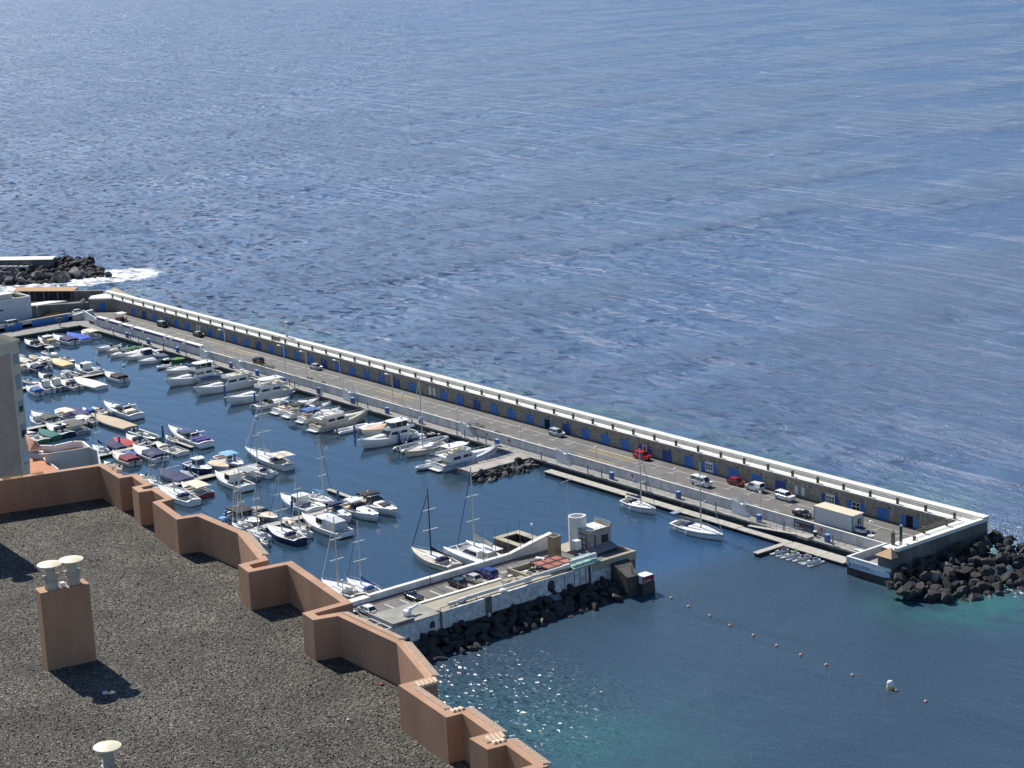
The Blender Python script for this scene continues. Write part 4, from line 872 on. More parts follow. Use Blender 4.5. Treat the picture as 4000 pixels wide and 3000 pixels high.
MB().prism(P2([(178, 1772), (347, 1746), (325, 1724), (284, 1723), (212, 1741), (150, 1740)], zt), zt-.998, zt-.94).build('terrace_floor', mat('orange_floor', (.55, .25, .12), .8), th)
MB().prism(P2([(115, 1762), (150, 1769), (232, 1832), (225, 1850), (118, 1850)], 45.8), 30, 45.8).build('lower_terrace', mat('orange_floor2', (.50, .19, .08), .8, var=.15, vscale=1), th)
wallseg([(150, 1770), (226, 1832)], 45.7, 46.0, white, 'low_kerb', .12)
q = [at(*p, z_) for p, z_ in (((100, 1700), 48.0), ((136, 1724), 48.0), ((170, 1755), 47.0), ((112, 1764), 47.0))]
rfm = MB(); rfm.add([tuple(p) for p in q], [(0, 1, 2, 3), (3, 2, 1, 0)])
for i in range(9):
    t = i/8; a_ = q[0].lerp(q[3], t); b_ = q[1].lerp(q[2], t); rfm.tube(a_, b_, .13, n=6)
rfm.build('tiled_roof', mat('pink_tiles', (.62, .33, .24), .8, var=.15), th)
MB().prism(P2([(112, 1766), (168, 1758), (172, 1774), (152, 1774)], 46.6), 40, 46.6).build('room_wall', mat('house_grey_white2', (.5, .49, .46), .8), th)
# ---------------------------------------------------------------- vehicles
tyre = mat('tyre', (.02, .02, .02), .85); rim = mat('wheel_rim', (.35, .35, .36), .35, metal=.6)
hlm = mat('headlamp', (.7, .72, .75), .1); tlm = mat('tail_lamp', (.35, .02, .02), .3); platem = mat('number_plate', (.6, .6, .58), .5)
PROF = dict(  # x (front = +), z of the roofline; sill .28; wheel radius .33
    hatch=(4.0, 1.74, [(2.0, .55), (1.97, .75), (1.1, .95), (.45, 1.42), (-1.2, 1.46), (-1.85, .98), (-2.0, .9), (-1.98, .45)]),
    saloon=(4.4, 1.78, [(2.2, .52), (2.15, .72), (1.0, .92), (.3, 1.36), (-.95, 1.38), (-1.6, 1.0), (-2.15, .96), (-2.2, .5)]),
    suv=(4.4, 1.85, [(2.2, .6), (2.15, .95), (1.15, 1.08), (.55, 1.62), (-1.75, 1.66), (-2.1, 1.1), (-2.2, 1.0), (-2.18, .5)]),
    mpv=(4.4, 1.8, [(2.2, .55), (2.1, .85), (1.35, 1.05), (.5, 1.6), (-1.7, 1.66), (-2.12, 1.05), (-2.2, .9), (-2.18, .45)]),
    van=(4.9, 1.95, [(2.45, .6), (2.4, .95), (1.75, 1.2), (1.05, 1.92), (-2.3, 1.97), (-2.42, 1.2), (-2.45, .9), (-2.45, .45)]),
    panel=(4.3, 1.8, [(2.15, .6), (2.05, .95), (1.3, 1.1), (.6, 1.72), (-2.0, 1.82), (-2.12, 1.2), (-2.15, .9), (-2.15, .45)]),
    jeep=(4.5, 1.9, [(2.1, .7), (2.1, 1.1), (1.0, 1.18), (.65, 1.72), (-1.85, 1.78), (-2.0, 1.15), (-2.05, 1.1), (-2.05, .55)]),
    pickup=(5.0, 1.85, [(2.5, .65), (2.45, 1.0), (1.3, 1.1), (.75, 1.65), (-.55, 1.68), (-.7, 1.12), (-2.45, 1.1), (-2.5, .55)]),
    cabrio=(4.2, 1.72, [(2.1, .52), (2.05, .72), (.95, .9), (.45, 1.3), (.3, 1.3), (.2, .95), (-1.9, .98), (-2.1, .5)]))
def car(kind, x, y, rz, colk, label, z=2.31, roofk=None, extra=None, group='cars parked on the quays'):
    L, W, pr_ = PROF[kind]; L2 = L/2; o = thing('parked_car' if kind not in ('van', 'panel') else 'parked_van', label, 'car' if kind not in ('van', 'panel') else 'van', (x, y, z), R(rz), group)
    bp = mat('car_'+colk, COL.get(colk, (.5, .5, .5)), .22, var=.04, vscale=2); body = MB(); rows = []
    wb = L2*.62; rw_ = .34
    # body: lower shell with wheel arches, plus the upper greenhouse narrowed
    belt = pr_[2][1]; h = W/2
    zs = [(.28, .94), (.55, 1.0), (belt-.08, 1.0), (belt, .95)]
    xs = [(-L2, pr_[-1][1])]
    ring = []
    for z_, k in zs:
        f_, b_ = L2*(.985 if z_ < .5 else 1.0), -L2*(.985 if z_ < .5 else 1.0)
        if z_ == belt: f_, b_ = pr_[1][0]*.97, pr_[-3][0]*.985
        c = .22
        ring.append([(f_, -h*k+c, z_), (f_, h*k-c, z_), (f_-c, h*k, z_), (b_+c, h*k, z_), (b_, h*k-c, z_), (b_, -h*k+c, z_), (b_+c, -h*k, z_), (f_-c, -h*k, z_)])
    # hood slope: front top edge lower
    fz = pr_[1][1]; top = ring[-1]; ring[-1] = [(a, b_, (fz if a > L2*.75 else c)) for a, b_, c in top]
    for r0_, r1_ in zip(ring, ring[1:]): body.grid([r0_+[r0_[0]], r1_+[r1_[0]]])
    body.add(ring[-1], [tuple(range(8))]); body.add(ring[0], [tuple(range(8))[::-1]])
    b = body.build('body', bp, o, smooth=True)
    # greenhouse
    a0, a1, a2, a3 = pr_[2], pr_[3], pr_[4], pr_[5]
    gw, rwid = h*.93, h*.74
    g_ = MB(); gm_ = glass
    bot = [(a0[0]+.1, -gw, belt-.01), (a0[0]+.1, gw, belt-.01), (a3[0], gw, belt-.01), (a3[0], -gw, belt-.01)]; tp = [(a1[0], -rwid, a1[1]-.05), (a1[0], rwid, a1[1]-.05), (a2[0], rwid, a2[1]-.05), (a2[0], -rwid, a2[1]-.05)]
    g_.hexa(bot[::-1], tp[::-1]); 
    if kind == 'panel':
        pass
    g_.build('windows', gm_, o)
    r_ = MB(); rc = bp if not roofk else mat('car_'+roofk, COL[roofk], .3)
    e = .04; rf_ = [(a1[0]+e, -rwid-e, a1[1]-.05), (a1[0]+e, rwid+e, a1[1]-.05), (a2[0]-e, rwid+e, a2[1]-.05), (a2[0]-e, -rwid-e, a2[1]-.05)]
    if kind != 'cabrio': r_.hexa(rf_, [(p[0]*.98, p[1]*.93, p[2]+.07) for p in rf_])
    # pillars
    for (p, q_, wd) in ((bot[0], tp[0], .07), (bot[1], tp[1], .07), (bot[2], tp[2], .12), (bot[3], tp[3], .12)): r_.bar(Vector(p)*1.003, Vector(q_)*1.003, wd)
    mx_ = (a1[0]+a2[0])/2
    for s in (-1, 1):
        r_.bar((mx_, s*gw*1.01, belt), (mx_, s*rwid*1.02, a1[1]), .1)
        if kind == 'panel': r_.hexa([(mx_+.1, s*(gw+.03), belt), (mx_+.1, s*(gw-.05), belt), (a3[0], s*(gw-.05), belt), (a3[0], s*(gw+.03), belt)], [(mx_+.1, s*(rwid+.06), a1[1]), (mx_+.1, s*(rwid-.05), a1[1]), (a2[0]-.1, s*(rwid-.05), a2[1]), (a2[0]-.1, s*(rwid+.06), a2[1])])
    r_.build('roof', rc, o)
    for s in (-1, 1):
        for f in (-1, 1):
            wh = MB().tube((f*wb, s*(h-.2), .33), (f*wb, s*(h+.01), .33), .33, n=14).build('wheel', tyre, o, smooth=True)
            MB().tube((f*wb, s*(h+.01), .33), (f*wb, s*(h+.025), .33), .2, n=10).build('rim', rim, wh)
        MB().box(L2-.14, L2+.012, s*(h-.42)-.16, s*(h-.42)+.16, .6, .76).build('headlight', hlm, o)
        MB().box(-L2-.012, -L2+.1, s*(h-.2)-.1, s*(h-.2)+.1, .68, .95).build('tail_light', tlm, o)
        MB().box(a0[0]-.25, a0[0]-.08, s*(h+.02), s*(h+.17), belt-.02, belt+.12).build('mirror', bp, o)
    MB().box(-L2-.016, -L2, -.25, .25, .45, .57).build('number_plate', platem, o)
    if kind == 'jeep': MB().tube((-L2+.15, 0, .95), (-L2-.1, 0, .95), .34, n=14).build('spare_wheel', bp, o)
    if kind == 'pickup':
        MB().box(-2.35, -.85, -.75, .75, 1.0, 1.13).build('load_bed', rubber, o)
    if extra: extra(o)
    return o
COL.update(silver=(.5, .52, .54), brightred=(.5, .02, .025), darkred=(.3, .025, .03), paleblue=(.52, .66, .68), charcoal=(.03, .033, .04), champagne=(.55, .52, .45), deepblue=(.015, .03, .22), darkgreen2=(.02, .03, .025), orange=(.42, .2, .05), purplegrey=(.06, .06, .09))
car('suv', 35.8, -2.9, 2, 'darkgreen2', 'dark green four wheel drive with pale roof parked near the breakwater root', roofk='silver')
car('saloon', 57.2, -2.8, 1, 'black', 'black and silver car parked beside the two white wall panels', roofk='silver')
car('hatch', 101.5, -9.4, 182, 'charcoal', 'dark hatchback parked behind the planted far stair')
car('hatch', 120.8, -3.2, 3, 'silver', 'silver hatchback with red tail light parked past the green shrubs')
car('mpv', 221.5, -3.4, 0, 'silver', 'silver people carrier parked in front of the open store')
car('suv', 250.2, -3.2, 0, 'brightred', 'bright red compact SUV parked below the red window')
car('van', 274.0, -8.4, 0, 'white', 'white passenger van driving in the road lane')
car('hatch', 278.8, -3.2, 0, 'darkred', 'dark red hatchback parked nose to the white panel van')
car('panel', 284.4, -3.4, 180, 'white', 'white panel van parked with its back to the white jeep')
car('jeep', 293.3, -4.0, 0, 'white', 'white boxy four wheel drive with sunroof and spare wheel')
car('cabrio', 303.3, -9.6, 0, 'charcoal', 'dark open top car with white bags beside the navy banner', extra=lambda o: (MB().box(-1.7, -.9, -.55, .55, .95, 1.15).box(-.6, 0, .1, .6, .9, 1.2).build('luggage', gel, o)))
car('van', 0.5-3, -33.6, 100, 'white', 'white van parked behind the blue panel wall beside the white building')
car('pickup', -7.2, -18.5, 85, 'orange', 'long orange van parked against the dark ramp wall')
car('hatch', -4.0, -11.0, 80, 'white', 'white hatchback parked behind the white sloping ramp wall')
car('hatch', -3.8, -25.0, 95, 'charcoal', 'dark hatchback parked behind the lamp by the blue panels')
for i, (v, k, c, l) in enumerate(((-104.6, 'hatch', 'paleblue', 'pale blue small hatchback in the first visible pier parking bay'), (-101.0, 'hatch', 'white', 'white hatchback with black rear window second along the pier bays'), (-91.3, 'cabrio', 'black', 'black open topped car parked alone between empty pier bays'),
                                 (-81.8, 'hatch', 'charcoal', 'charcoal hatchback parked left of the champagne car'), (-78.5, 'hatch', 'champagne', 'champagne hatchback parked between the charcoal and deep blue cars'), (-75.1, 'suv', 'deepblue', 'deep blue small car parked at the end of the pier row'))):
    car(k, 287.9, v, 180, c, l, z=2.42, group='cars parked on the pier')
car('hatch', 287.5, -108.3, 180, 'charcoal', 'dark car just showing at the parapet edge on the pier', z=2.42, group='cars parked on the pier')
# long site container with open blue corner
ct = thing('site_container', 'long white portable cabin with flat cream roof at the end of the road', 'cabin', (312.1, -9.0, 2.31))
MB().box(-4.9, 4.9, -1.5, 1.5, 0, 3.1).build('body', mat('cabin_white', (.62, .63, .62), .6, var=.06), ct); MB().box(-5, 5, -1.6, 1.6, 3.1, 3.22).build('roof', mat('cabin_roof', (.66, .58, .42), .8, var=.08), ct)
f = MB()
for x in (-4.93, 4.75): f.box(x, x+.18, -1.53, -1.35, 0, 3.1); f.box(x, x+.18, 1.35, 1.53, 0, 3.1)
f.build('corner_post', mat('cabin_teal', (.05, .22, .26), .6), ct)
wn = MB().box(4.9, 4.94, -.1, .8, 1.2, 2.3).build('window', glass, ct); MB().box(4.94, 4.96, .32, .38, 1.2, 2.3).build('frame', framew, wn)
o = thing('stored_tender', 'white and navy tender stored at the end of the white cabin', 'boat', (318.3, -9.7, 2.31)); MB().ball((0, 0, .5), 1.0, 10, sq=(1.5, .8, .5)).build('hull', gel, o, smooth=True); MB().box(-.9, .9, -.5, .5, .9, 1.1).build('cover', cloth('navy'), o)
o = thing('sun_canopy', 'small open sided white sunshade standing on the road near the first kiosk', 'canopy', (16.8, -6.8, 2.31)); MB().prism([(-1.6, -1.3), (1.6, -1.3), (1.6, 1.3), (-1.6, 1.3)], 2.2, 2.35).build('roof', walkc, o); MB().box(-1.4, 1.4, -1.1, 1.1, 0, 1.0).build('counter', paint('maroon'), o)
f = MB()
for x in (-1.5, 1.5):
    for y in (-1.2, 1.2): f.box(x-.05, x+.05, y-.05, y+.05, 0, 2.2)
f.build('post', steel, o)
# ---------------------------------------------------------------- lamps, bins, posts, shrubs
lampg = mat('globe_white', (.8, .79, .77), .35)
def globe(loc, h, label, group, m_=None):
    o = thing('globe_lamp', label, 'lamp', loc, 0, group); MB().tube((0, 0, 0), (0, 0, h), .07, .05, 8).build('pole', m_ or paint('slate'), o); MB().ball((0, 0, h+.25), .3, 14).build('globe', lampg, o, smooth=True); return o
G1 = 'white globe lamps along the retaining wall'
for u, l in ((31.5, 'globe lamp over the road beside the third kiosk'), (59.4, 'globe lamp beside the shortest kiosk'), (96, 'globe lamp at the stair by the sportfisher'), (121.5, 'globe lamp beside the shrubs opposite the silver hatchback'), (148.7, 'globe lamp nearest the middle stair'), (174.5, 'globe lamp above the sportfisher with the spare dinghy'),
             (196.6, 'globe lamp above the road behind the trawler yacht'), (220.3, 'globe lamp beside the silver people carrier'), (246.3, 'globe lamp opposite the bright red SUV'), (271.0, 'globe lamp behind the white passenger van'), (295.3, 'globe lamp in front of the white boxy four wheel drive')):
    globe((u, -12.9, 2.3), 3.6, l, G1, steel)
o = thing('double_lamp', 'globe lamp standing in a white planter near the end of the road', 'lamp', (322.5, -11.6, 2.3)); MB().lathe([(.3, 0), (.65, .9), (.55, .9), (.001, .7)]).build('planter', tri, o); MB().tube((0, 0, .8), (0, 0, 3.2), .08).build('pole', framew, o); MB().ball((0, 0, 3.5), .38, 14).ball((.45, 0, 3.5), .2, 10).build('globe', lampg, o, smooth=True)
for v, l in ((-102.6, 'globe lamp beside the white hatchback on the pier'), (-61.0, 'globe lamp at the sloping end of the pier wall')): globe((283.3, v, 2.4), 5.2 if v > -90 else 4.8, l, 'globe lamps on the pier', paint('slate'))
o = thing('pier_pole', 'bare blue pole standing by the first pier parking lamp gap', 'pole', (284.2, -85.0, 2.4)); MB().tube((0, 0, 0), (0, 0, 4.2), .07).build('pole', paint('slate'), o); MB().box(-.1, .1, -.1, .1, 4.2, 4.35).build('cap', framew, o)
for i, v in enumerate((-72.3, -69.5, -66.6, -63.8)):
    o = thing('flag_pole', 'thin blue flag pole, one of four at the ramped end of the pier wall', 'pole', (283.2, v, 2.4), 0, 'thin blue poles at the pier end'); MB().tube((0, 0, 0), (0, 0, 7.0), .07, .04, 6).build('pole', paint('slate'), o)
LG = 'tall street lights of the breakwater'
def arm_lamp(u, v, z, h, l):
    o = thing('street_light', l, 'lamp', (u, v, z), 0, LG); MB().tube((0, 0, 0), (0, 0, h), .11, .07, 8).build('pole', steel, o); MB().bar((0, 0, h), (-.9, -.6, h+.1), .08).box(-1.9, -.7, -.95, -.45, h+.05, h+.25).build('lantern', lampg, o)
for u, l in ((90.3, 'street light pole beside the far yellow hatching'), (121, 'street light beside the sun canopied flybridge yacht'), (147.5, 'street light between the redstriped cruiser and the black tented cruiser'), (170.5, 'street light beside the fendered trawler'), (131.8, 'leaning street light beside the planted wall')):
    arm_lamp(u, -13.0, 2.3, 8.0, l)
sig = thing('white_column', 'tall thin white column standing on the promenade roof', 'column', (98.6, 1.9, 6.2)); MB().box(-.55, .55, -.4, .4, 0, .9).build('plinth', walkc, sig); MB().tube((0, 0, .9), (0, 0, 5.0), .36, n=12).build('shaft', walkc, sig); MB().box(-.42, .42, -.42, .42, 5.0, 5.35).build('cap', walkc, sig)
MB().box(-3.2, -1.0, -2.4, -1.6, .1, 1.2).build('store_box', mat('cornice_concrete'), sig)
o = thing('green_light_column', 'dark green harbour light column at the inner corner of the end wall', 'beacon', (336.3, -19.4, 6.28)); MB().tube((0, 0, 0), (0, 0, .8), .32, n=12).build('base', walkc, o); MB().tube((0, 0, .8), (0, 0, 3.6), .28, n=12).build('column', mat('dark_green', (.02, .07, .05), .5), o); MB().tube((0, 0, 3.6), (0, 0, 3.8), .3, n=12).build('cap', steel, o)
o = thing('green_bin_column', 'shorter green post with round base beside the harbour light column', 'post', (334.9, -19.9, 6.28)); MB().lathe([(.35, 0), (.42, .4), (.36, .9), (.38, 2.2), (.001, 2.3)]).build('column', mat('moss_green', (.10, .12, .08), .8), o, smooth=True); MB().box(-.1, .1, -.1, .1, 2.3, 2.7).build('cap', paint('lime'), o)
binm = paint('blue'); BG = 'blue service boxes along the lower quay'
bl = ['beside the second white kiosk', 'behind the green tarped boat', 'opposite the striped racing boat', 'behind the enclosed sportfisher stair', 'at the stern of the canopied flybridge yacht', 'behind the red striped cruiser', 'at the bow of the black tented cruiser', 'behind the fendered trawler', 'behind the peach covered boat', 'behind the large glazed sportfisher', 'at the bow of the trawler yacht', 'opposite the red compact SUV', 'below the white passenger van', 'below the white boxy jeep', 'just before the end terrace', 'beside the mole row far end', 'near the lime green boat']
for u, l in zip((36.9, 50, 67.3, 97, 110.7, 124, 140.7, 156.3, 171.3, 185.3, 214.8, 254.1, 274.6, 297.4, 315.2), bl):
    o = thing('service_box', 'blue quay service box '+l, 'box', (u, -15.5, 1.2), R(2), BG); MB().box(-.42, .42, -.35, .35, 0, 1.35).build('body', binm, o); MB().box(-.46, .46, -.39, .39, 1.351, 1.5).build('lid', mat('lid_blue', (.25, .42, .62), .5), o)
o = thing('grey_bin', 'small grey bin standing beside the navy banner', 'bin', (311.3, -14.6, 1.2)); MB().lathe([(.001, 0), (.28, 0), (.34, .9), (.001, .9)]).build('body', rubber, o); MB().lathe([(.4, .9), (.38, 1.05), (.001, 1.1)]).build('lid', gel, o)
for u, l in ((216.8, 'small red life ring box on the quay beside the rock groyne corner'), (258.5, 'red extinguisher box on the retaining wall opposite the first lone yacht'), (311.9, 'red extinguisher box on the retaining wall past the navy banner'), (208.6, 'round dark red life ring on the wall behind the trawler')):
    o = thing('red_box', l, 'box', (u, -13.75, 2.0)); MB().box(-.25, .25, -.12, .12, 0, .75).build('body', paint('red'), o, bevel=.04); MB().box(-.2, .2, -.14, -.121, .1, .3).build('mark', framew, o)
PG = 'dark blue posts along the quay edge'
def postq(u, v, l, h=1.9, z=1.2): o = tag(MB().tube((0, 0, 0), (0, 0, h), .13, n=8).ball((0, 0, h), .16, 8).build('quay_post', paint('slate')), l, 'post', PG); o.location = (u, v, z)
for u in (30, 41, 46, 53, 61, 74, 86, 89.5, 128.5, 131, 142, 160, 164.5, 183, 201, 204, 209, 212, 231.8, 247.5, 252, 266, 286.5, 305, 317.5): postq(u, -16.5, 'slim dark blue mooring post standing on the lower quay edge')
pile0 = None
def pile(px, py, z, l, h=2.6): p = at(px, py, .2); o = thing('mooring_pile', l, 'pile', (p.x, p.y, -1), 0, 'thick blue mooring piles'); MB().tube((0, 0, 0), (0, 0, 1+h), .28, n=12).build('shaft', paint('blue'), o); MB().tube((0, 0, 1+h), (0, 0, 1.25+h), .3, .12, 12).build('cap', mat('lid_blue'), o)
for px, py, l in ((879, 1542, 'blue pile in front of the long flybridge yacht'), (996, 1572, 'blue pile beside the canopied flybridge yacht'), (1118, 1608, 'blue pile beside the small stern platform'), (1386, 1702, 'blue pile beside the white rigid inflatable'), (1560, 1728, 'blue pile beside the large sportfisher waist'), (1322, 1960, 'blue pile at the long finger pontoon'), (1142, 2000, 'blue pile in front of the wheelhouse boat window'),
                  (918, 1815, 'blue pile beside the open white launch'), (745, 1863, 'blue pile beside the navy hulled cabin boat'), (637, 1700, 'blue pile behind the dark green inflatable'), (468, 1745, 'blue pile between the red covered and navy covered boats'), (885, 2040, 'blue pile beside the roof corner boats')): pile(px, py, .2, l)
# shrubs and agaves
leafm = mat('shrub_leaf', (.05, .085, .02), .8, col2=(.10, .11, .03), vscale=3); leafd = mat('shrub_dead', (.2, .15, .05), .9)
def shrub(u, v, z, r, h, n_, l, nm_='shrub'):
    o = thing(nm_, l, 'shrub', (u, v, z)); m_ = MB()
    for k in range(n_):
        t = random.uniform(0, 6.28); q = random.random()**.5*r; zz_ = random.uniform(.1, h)*(1-.3*q/r); x, y = q*math.cos(t)*1.3, q*math.sin(t)*.7; a_ = random.uniform(0, 6.28); s = random.uniform(.1, .22)
        dx, dy, dz = math.cos(a_)*s, math.sin(a_)*s, random.uniform(-.02, .25)
        m_.add([(x, y, zz_), (x+dx-dy*.4, y+dy+dx*.4, zz_+dz), (x+dx*1.7, y+dy*1.7, zz_+dz*1.5), (x+dx+dy*.4, y+dy-dx*.4, zz_+dz)], [(0, 1, 2, 3)], 0 if random.random() < .93 else 1)
    m_.build('foliage', [leafm, leafd], o); s_ = MB()
    for k in range(5): t = k*1.26; s_.tube((0, 0, 0), (r*.5*math.cos(t), r*.3*math.sin(t), h*.6), .04, .02, 5)
    s_.build('stem', teak, o)
for u, r, h, l in ((106.8, 1.7, 1.3, 'green shrub first behind the far planted stair'), (110.2, 1.5, 1.2, 'green shrub second in the pair above the flybridge yacht'), (114.0, 1.2, 1.4, 'taller green shrub beyond the sunshade by the road'), (132.5, 1.0, 1.2, 'young bright green plant on the wall near the blue tarp boat'), (139, .6, 1.3, 'narrow yellowish plant on the middle wall'),
                   (203.6, 2.2, 1.2, 'long green hedge clump on top of the stair behind the trawler'), (211.4, .9, .9, 'single spiky plant on the wall right of the hedge clump'), (238.5, .8, .6, 'low weed clump at the groyne stair'), (119.2, .5, .6, 'little weed on the wall by the leaning lamp')):
    shrub(u, -12.8, 2.5, r, h, int(260*r), l)
random.seed(12)
pal = at(233, 1262, 2.3); o = thing('small_palm', 'small palm tree growing beside the end of the blue panels', 'tree', (pal.x, pal.y, 1.5)); MB().tube((0, 0, 0), (0, 0, 2.2), .25, .2, 8).build('trunk', teak, o); m_ = MB()
for k in range(60):
    t = random.uniform(0, 6.28); e_ = random.uniform(.1, 1.2); r_ = random.uniform(.8, 1.5); p = [Vector((math.cos(t)*r_*s, math.sin(t)*r_*s, 2.2+e_*s-s*s*.9)) for s in (0, .5, 1)]
    q_ = Vector((-math.sin(t), math.cos(t), 0))*.12
    m_.add([p[0]-q_, p[0]+q_, p[1]+q_*1.3, p[1]-q_*1.3, p[2]], [(0, 1, 2, 3), (3, 2, 4)])
m_.build('crown', leafm, o)
for (px, py, l) in ((150, 1252, 'globe lamp by the dark hatchback at the far left'), ): p = at(px, py, 2.3); globe((p.x, p.y, 2.3), 4.2, l, G1, steel)
# ---------------------------------------------------------------- pontoons
pontm = mat('pontoon_planks', (.47, .44, .37), .85, var=.3, vscale=.7, stretch=(4, 1, 1))
def pontoon(u0, u1, v0, v1, label, z=.62, along='u'):
    o = thing('pontoon', label, 'pontoon'); MB().box(u0, u1, v0, v1, z-.16, z).build('deck', pontm, o); f = MB(); L = (u1-u0) if along == 'u' else (v1-v0); n_ = max(2, int(L/6))
    for i in range(n_):
        if along == 'u': a_ = u0+L*i/n_; f.box(a_+.3, a_+L/n_-.5, v0+.12, v1-.12, -.2, z-.161)
        else: a_ = v0+L*i/n_; f.box(u0+.12, u1-.12, a_+.3, a_+L/n_-.5, -.2, z-.161)
    f.build('float', rubber, o)
    j = MB()
    for i in range(1, int(L/3)):
        if along == 'u': j.box(u0+i*3, u0+i*3+.05, v0, v1, z, z+.003)
        else: j.box(u0, u1, v0+i*3, v0+i*3+.05, z, z+.003)
    j.build('joint', rubber, o)
pontoon(43.8, 46.2, -90, -39.5, 'first pontoon from the far quay', along='v'); pontoon(71, 73.2, -100, -40.2, 'second pontoon from the far quay', along='v'); pontoon(113.5, 115.6, -110, -64, 'third pontoon from the far quay', along='v')
pontoon(149.8, 151.9, -115, -66.8, 'fourth pontoon from the far quay', along='v'); pontoon(184.4, 186.6, -120, -60.5, 'fifth pontoon from the far quay', along='v'); pontoon(225.6, 227.8, -122, -61.2, 'sixth and nearest pontoon', along='v')
pontoon(213.8, 225.6, -61.4, -60.3, 'narrow finger pontoon pointing away from the sixth pontoon'); pontoon(151.9, 161, -64.4, -63.4, 'short finger beside the indigo covered cruiser')
pontoon(237.5, 296, -20.6, -18.4, 'long narrow concrete pontoon along the quay', .7); pontoon(296.2, 309.6, -20.6, -18.8, 'pontoon section below the white boarding bridge', .7); pontoon(309.8, 324.5, -21.6, -18.6, 'wide last pontoon section beside the jet skis', .7)
pontoon(308.4, 309.7, -28.5, -20.7, 'stubby side finger of the quay pontoon', .7, 'v')
gw = thing('boarding_bridge', 'pale boarding bridge sloping from the quay to the pontoon', 'gangway')
MB().add([(296.8, -18.2, .9), (296.8, -17.2, .9), (309.5, -16.0, 1.7), (309.5, -17.2, 1.7), (296.8, -18.2, .78), (296.8, -17.2, .78), (309.5, -16.0, 1.5), (309.5, -17.2, 1.5)], [(0, 3, 2, 1), (4, 5, 6, 7), (0, 1, 5, 4), (1, 2, 6, 5), (2, 3, 7, 6), (3, 0, 4, 7)]).build('deck', pontm, gw)
f = MB()
for y0, y1 in ((-18.2, -17.2), (-17.2, -16.0)): f.bar((296.8, y0, 1.9), (309.5, y1, 2.6), .09)
for i in range(9): t = i/8; f.bar((296.8+12.7*t, -17.2+1.2*t, .9+.8*t), (296.8+12.7*t, -17.2+1.2*t, 1.9+.7*t), .06)
f.build('rail', mat('rail_grey_green', (.3, .32, .3), .6), gw)
MB().box(309.5, 312, -17.6, -15.8, 1.2, 1.7).build('landing', pontm, gw)
o = thing('surf_board', 'long pale board lying on the quay by the end terrace', 'board', (324.3, -15.2, 1.4), R(8)); MB().ball((0, 0, 0), 1, 12, sq=(2.6, .45, .1)).build('deck', gel, o, smooth=True); MB().box(-.06, .06, -.3, .3, -.15, -.08).build('fin', rubber, o)
# jet skis
random.seed(4)
for i, (u, v, c, l) in enumerate(((311.5, -24.0, 'darkgrey', 'dark grey jet ski furthest left on its dock'), (314.3, -24.2, 'lime', 'jet ski with lime green seat cover in the middle of the dock'), (317.2, -24.0, 'grey', 'grey jet ski right of the lime green one'), (319.6, -24.2, 'slate', 'slate blue jet ski nearest the end terrace'))):
    o = thing('jet_ski', l, 'jet ski', (u, v, .35), R(-90), 'jet skis on floating docks'); h_ = MB(); rows = []
    for x, wd, zt_ in ((-1.6, .5, .35), (-.8, .58, .45), (.2, .58, .55), (1.0, .42, .6), (1.7, .06, .62)): rows.append([(x, -wd, zt_*.6), (x, -wd*.7, -.2), (x, wd*.7, -.2), (x, wd, zt_*.6), (x, wd*.5, zt_), (x, -wd*.5, zt_), (x, -wd, zt_*.6)])
    h_.grid(rows); h_.add(rows[0][:6], [tuple(range(6))]); h_.build('hull', gel if i % 2 else gel2, o, smooth=True); MB().box(-1.3, .1, -.2, .2, .45, .75).build('seat', paint(c), o, bevel=.06); MB().bar((.35, -.4, .95), (.35, .4, .95), .07).box(.3, .7, -.2, .2, .5, .9).build('handlebar', rubber, o)
    d_ = thing('jet_ski_dock', 'grey floating cradle under the '+l.split(' on ')[0].split(' right')[0].split(' furthest')[0].split(' nearest')[0].split(' in the')[0], 'dock', (u, v+.2, 0), 0, 'jet ski cradles'); MB().box(-1.1, -.45, -2.3, 2.0, -.1, .3).box(.45, 1.1, -2.3, 2.0, -.1, .3).build('float', mat('cradle_grey', (.42, .43, .44), .7), d_, bevel=.1); MB().box(-.44, .44, -1.2, 1.8, .05, .2).build('slipway', rubber, d_)
# buoys
for i, (px, py) in enumerate(((2622, 2338), (2689, 2372), (2773, 2408), (2851, 2446), (2943, 2485), (3034, 2525), (3128, 2561), (3227, 2600), (3330, 2640), (3500, 2700), (3616, 2743))):
    p = at(px, py, 0); o = thing('line_buoy', 'small peach float in the line across the bay', 'buoy', (p.x, p.y, 0), 0, 'floats marking the swimming area'); MB().ball((0, 0, .12), .26, 12).build('float', mat('buoy_peach', (.75, .45, .3), .5), o, smooth=True)
p = at(3477, 2690, 0); o = thing('yellow_buoy', 'large yellow and white buoy near the end of the float line', 'buoy', (p.x, p.y, 0)); MB().lathe([(.001, -.4), (.5, -.3), (.55, .2), (.5, .55)], n=18).build('base', mat('buoy_yellow', (.7, .6, .12), .5), o, smooth=True); MB().lathe([(.5, .55), (.48, 1.1), (.3, 1.3), (.001, 1.35)], n=18).build('top', gel, o, smooth=True)
for px, py, l in ((484, 1431, 'white mooring float in the open basin by the speedboat'), (1003, 1633, 'white ball float in the middle of the basin')): p = at(px, py, 0); o = thing('mooring_float', l, 'buoy', (p.x, p.y, 0)); MB().ball((0, 0, .2), .45, 12).build('float', gel, o, smooth=True); MB().tube((0, 0, .6), (0, 0, .8), .08).build('ring', steel, o)
